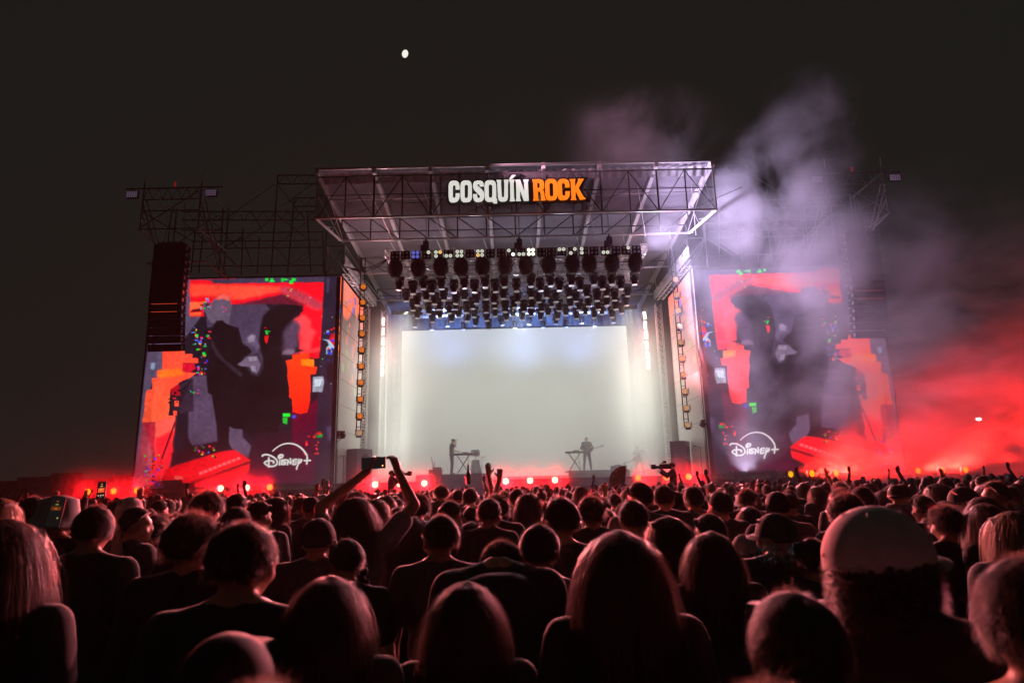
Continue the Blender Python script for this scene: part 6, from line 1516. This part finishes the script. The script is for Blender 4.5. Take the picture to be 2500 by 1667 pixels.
# lavender lights added to brighten the plume, no fixtures there
tall_area_light(8.2, 28.5, 8.2, .8, 6.6, 620, (.60, .48, .80), (.9, -.25, .62)); lav(6.3, 27.4, 11.7, (12.2, 26.0, 13.6), 5600, (.60, .50, .82), 150); lav(9.4, 26.6, 2.0, (12.4, 26.1, 14), 1300, (.66, .52, .80), 120); lav(-1.2, 24.2, 15.9, (6.8, 25.6, 17.6), 2600, (.85, .42, .62), 120)

fog('stage_fog', (XL + .3, 29.6, DZ + .01), (XR - .3, 40.9, 12.0), .20, (.97, .97, .94), 'dense pale stage fog in front of the blank video wall', g=.2, nscale=.22, lo_t=.05, hi_t=.72,
    fades={'x-': .4, 'x+': .4, 'y-': 3, 'y+': .4, 'z-': 0, 'z+': 6.0}, seed=3.1,
    extra=lambda nt, math_, sx, tc, val: math_('MULTIPLY', val, math_('ADD', .40, math_('MULTIPLY', math_('MULTIPLY', sx.outputs[0], sx.outputs[0]), .022))))
fog('smoke_plume', (2.0, 23.2, 2.4), (20.5, 28.6, 20.0), 1.0, (.93, .91, .95), 'tall lavender smoke plume rising over the right video screen', g=.1, nscale=.34, lo_t=.40, hi_t=.70,
    fades={'x-': 4.5, 'x+': 1.5, 'y-': .8, 'y+': .5, 'z-': .8, 'z+': 1.2}, seed=7.7, detail=6,
    extra=blobs([((2.4, 0, 5.2), (2.6, 3.2, 3.6), .55), ((.2, 0, 2.6), (3.6, 3.2, 3.6), 1.2), ((2.2, 0, -.4), (4.2, 3.2, 3.0), .75), ((5.4, 0, -.4), (3.2, 3.2, 2.8), .7), ((-5.2, 0, 5.2), (5.0, 3.0, 3.0), .40), ((-1.6, 0, -1.5), (3.2, 3.2, 4.0), .22), ((.8, 0, -5), (7, 3.2, 7), .17)]))
fog('roof_smoke', (CX - 8.3, 25.6, 11.9), (CX + 9.3, 37.5, 14.6), .055, (.93, .92, .96), 'thin violet smoke caught under the stage roof', g=.1, nscale=.4, lo_t=.25, hi_t=.75,
    fades={'x-': 1, 'x+': 1, 'y-': .5, 'y+': 2, 'z-': .8, 'z+': .6}, seed=5.5, detail=4)
fog('red_smoke', (12.2, 22.0, 1.0), (40.0, 28.9, 15.0), .34, (.95, .9, .9), 'billowing red lit smoke beyond the right video screen', g=.25, nscale=.40, lo_t=.41, hi_t=.64,
    fades={'x-': 2, 'x+': 2, 'y-': 1.5, 'y+': .5, 'z-': .2, 'z+': 11}, seed=4.2, stretch=(.6, 1, 1.4), detail=6)
fog('front_smoke', (-21.0, 24.0, .3), (13.0, 28.8, 5.0), .11, (.95, .93, .95), 'thin violet smoke drifting along the stage front above the heads', g=.3, nscale=.3, lo_t=.1, hi_t=.8,
    fades={'x-': 3, 'x+': 3, 'y-': 1.5, 'y+': .3, 'z-': .2, 'z+': 3.8}, seed=9.2)
def mist():  # uniform veil added to lift the dark crowd
    lo, hi = Vector((-26, -3, -.5)), Vector((26, 23.6, 2.75)); o = MB().box((0, 0, 0), hi - lo).build('added_mist', None); o.location = (lo + hi) / 2
    m = bpy.data.materials.new('faint_mist'); m.use_nodes = True; nt = m.node_tree; nt.nodes.remove(nt.nodes['Principled BSDF'])
    pv = nt.nodes.new('ShaderNodeVolumePrincipled'); pv.inputs['Color'].default_value = (.9, .95, .92, 1); pv.inputs['Density'].default_value = .0001; pv.inputs['Anisotropy'].default_value = .45
    nt.links.new(pv.outputs[0], nt.nodes['Material Output'].inputs['Volume']); o.data.materials.append(m)
    tag(o, 'faint mist added over the crowd to lift its blacks', None, kind='stuff')
mist()
def haze():
    lo, hi = Vector((-60, -6, -1.0)), Vector((60, 60, 26)); o = MB().box((0, 0, 0), hi - lo).build('haze', None); o.location = (lo + hi) / 2
    m = bpy.data.materials.new('thin_haze'); m.use_nodes = True; nt = m.node_tree; nt.nodes.remove(nt.nodes['Principled BSDF'])
    pv = nt.nodes.new('ShaderNodeVolumePrincipled'); pv.inputs['Color'].default_value = (.92, .95, .95, 1); pv.inputs['Density'].default_value = .0001; pv.inputs['Anisotropy'].default_value = .4
    nt.links.new(pv.outputs[0], nt.nodes['Material Output'].inputs['Volume']); o.data.materials.append(m)
    tag(o, 'thin night haze in the air', None, kind='stuff')
haze()
# the moon
md = (at(989, 132, 100) - CAM).normalized()
mo = MB()
import math as _m
prof = [(_m.sin(R(180 * i / 16)), -_m.cos(R(180 * i / 16))) for i in range(1, 16)]
moon = MB().lathe(prof, 24).build('moon', mat('moonlit_rock', (.3, .3, .28), .9, nscale=2, namt=.1, emit=(.92, .90, .82), strength=1.0), smooth=True)
moon.location = CAM + md * 900; moon.scale = (900 * 6.6 / F, 900 * 6.6 / F, 900 * 9 / F); moon.rotation_euler = (0, R(14), 0)
tag(moon, 'small bright gibbous moon high in the black sky', 'moon')
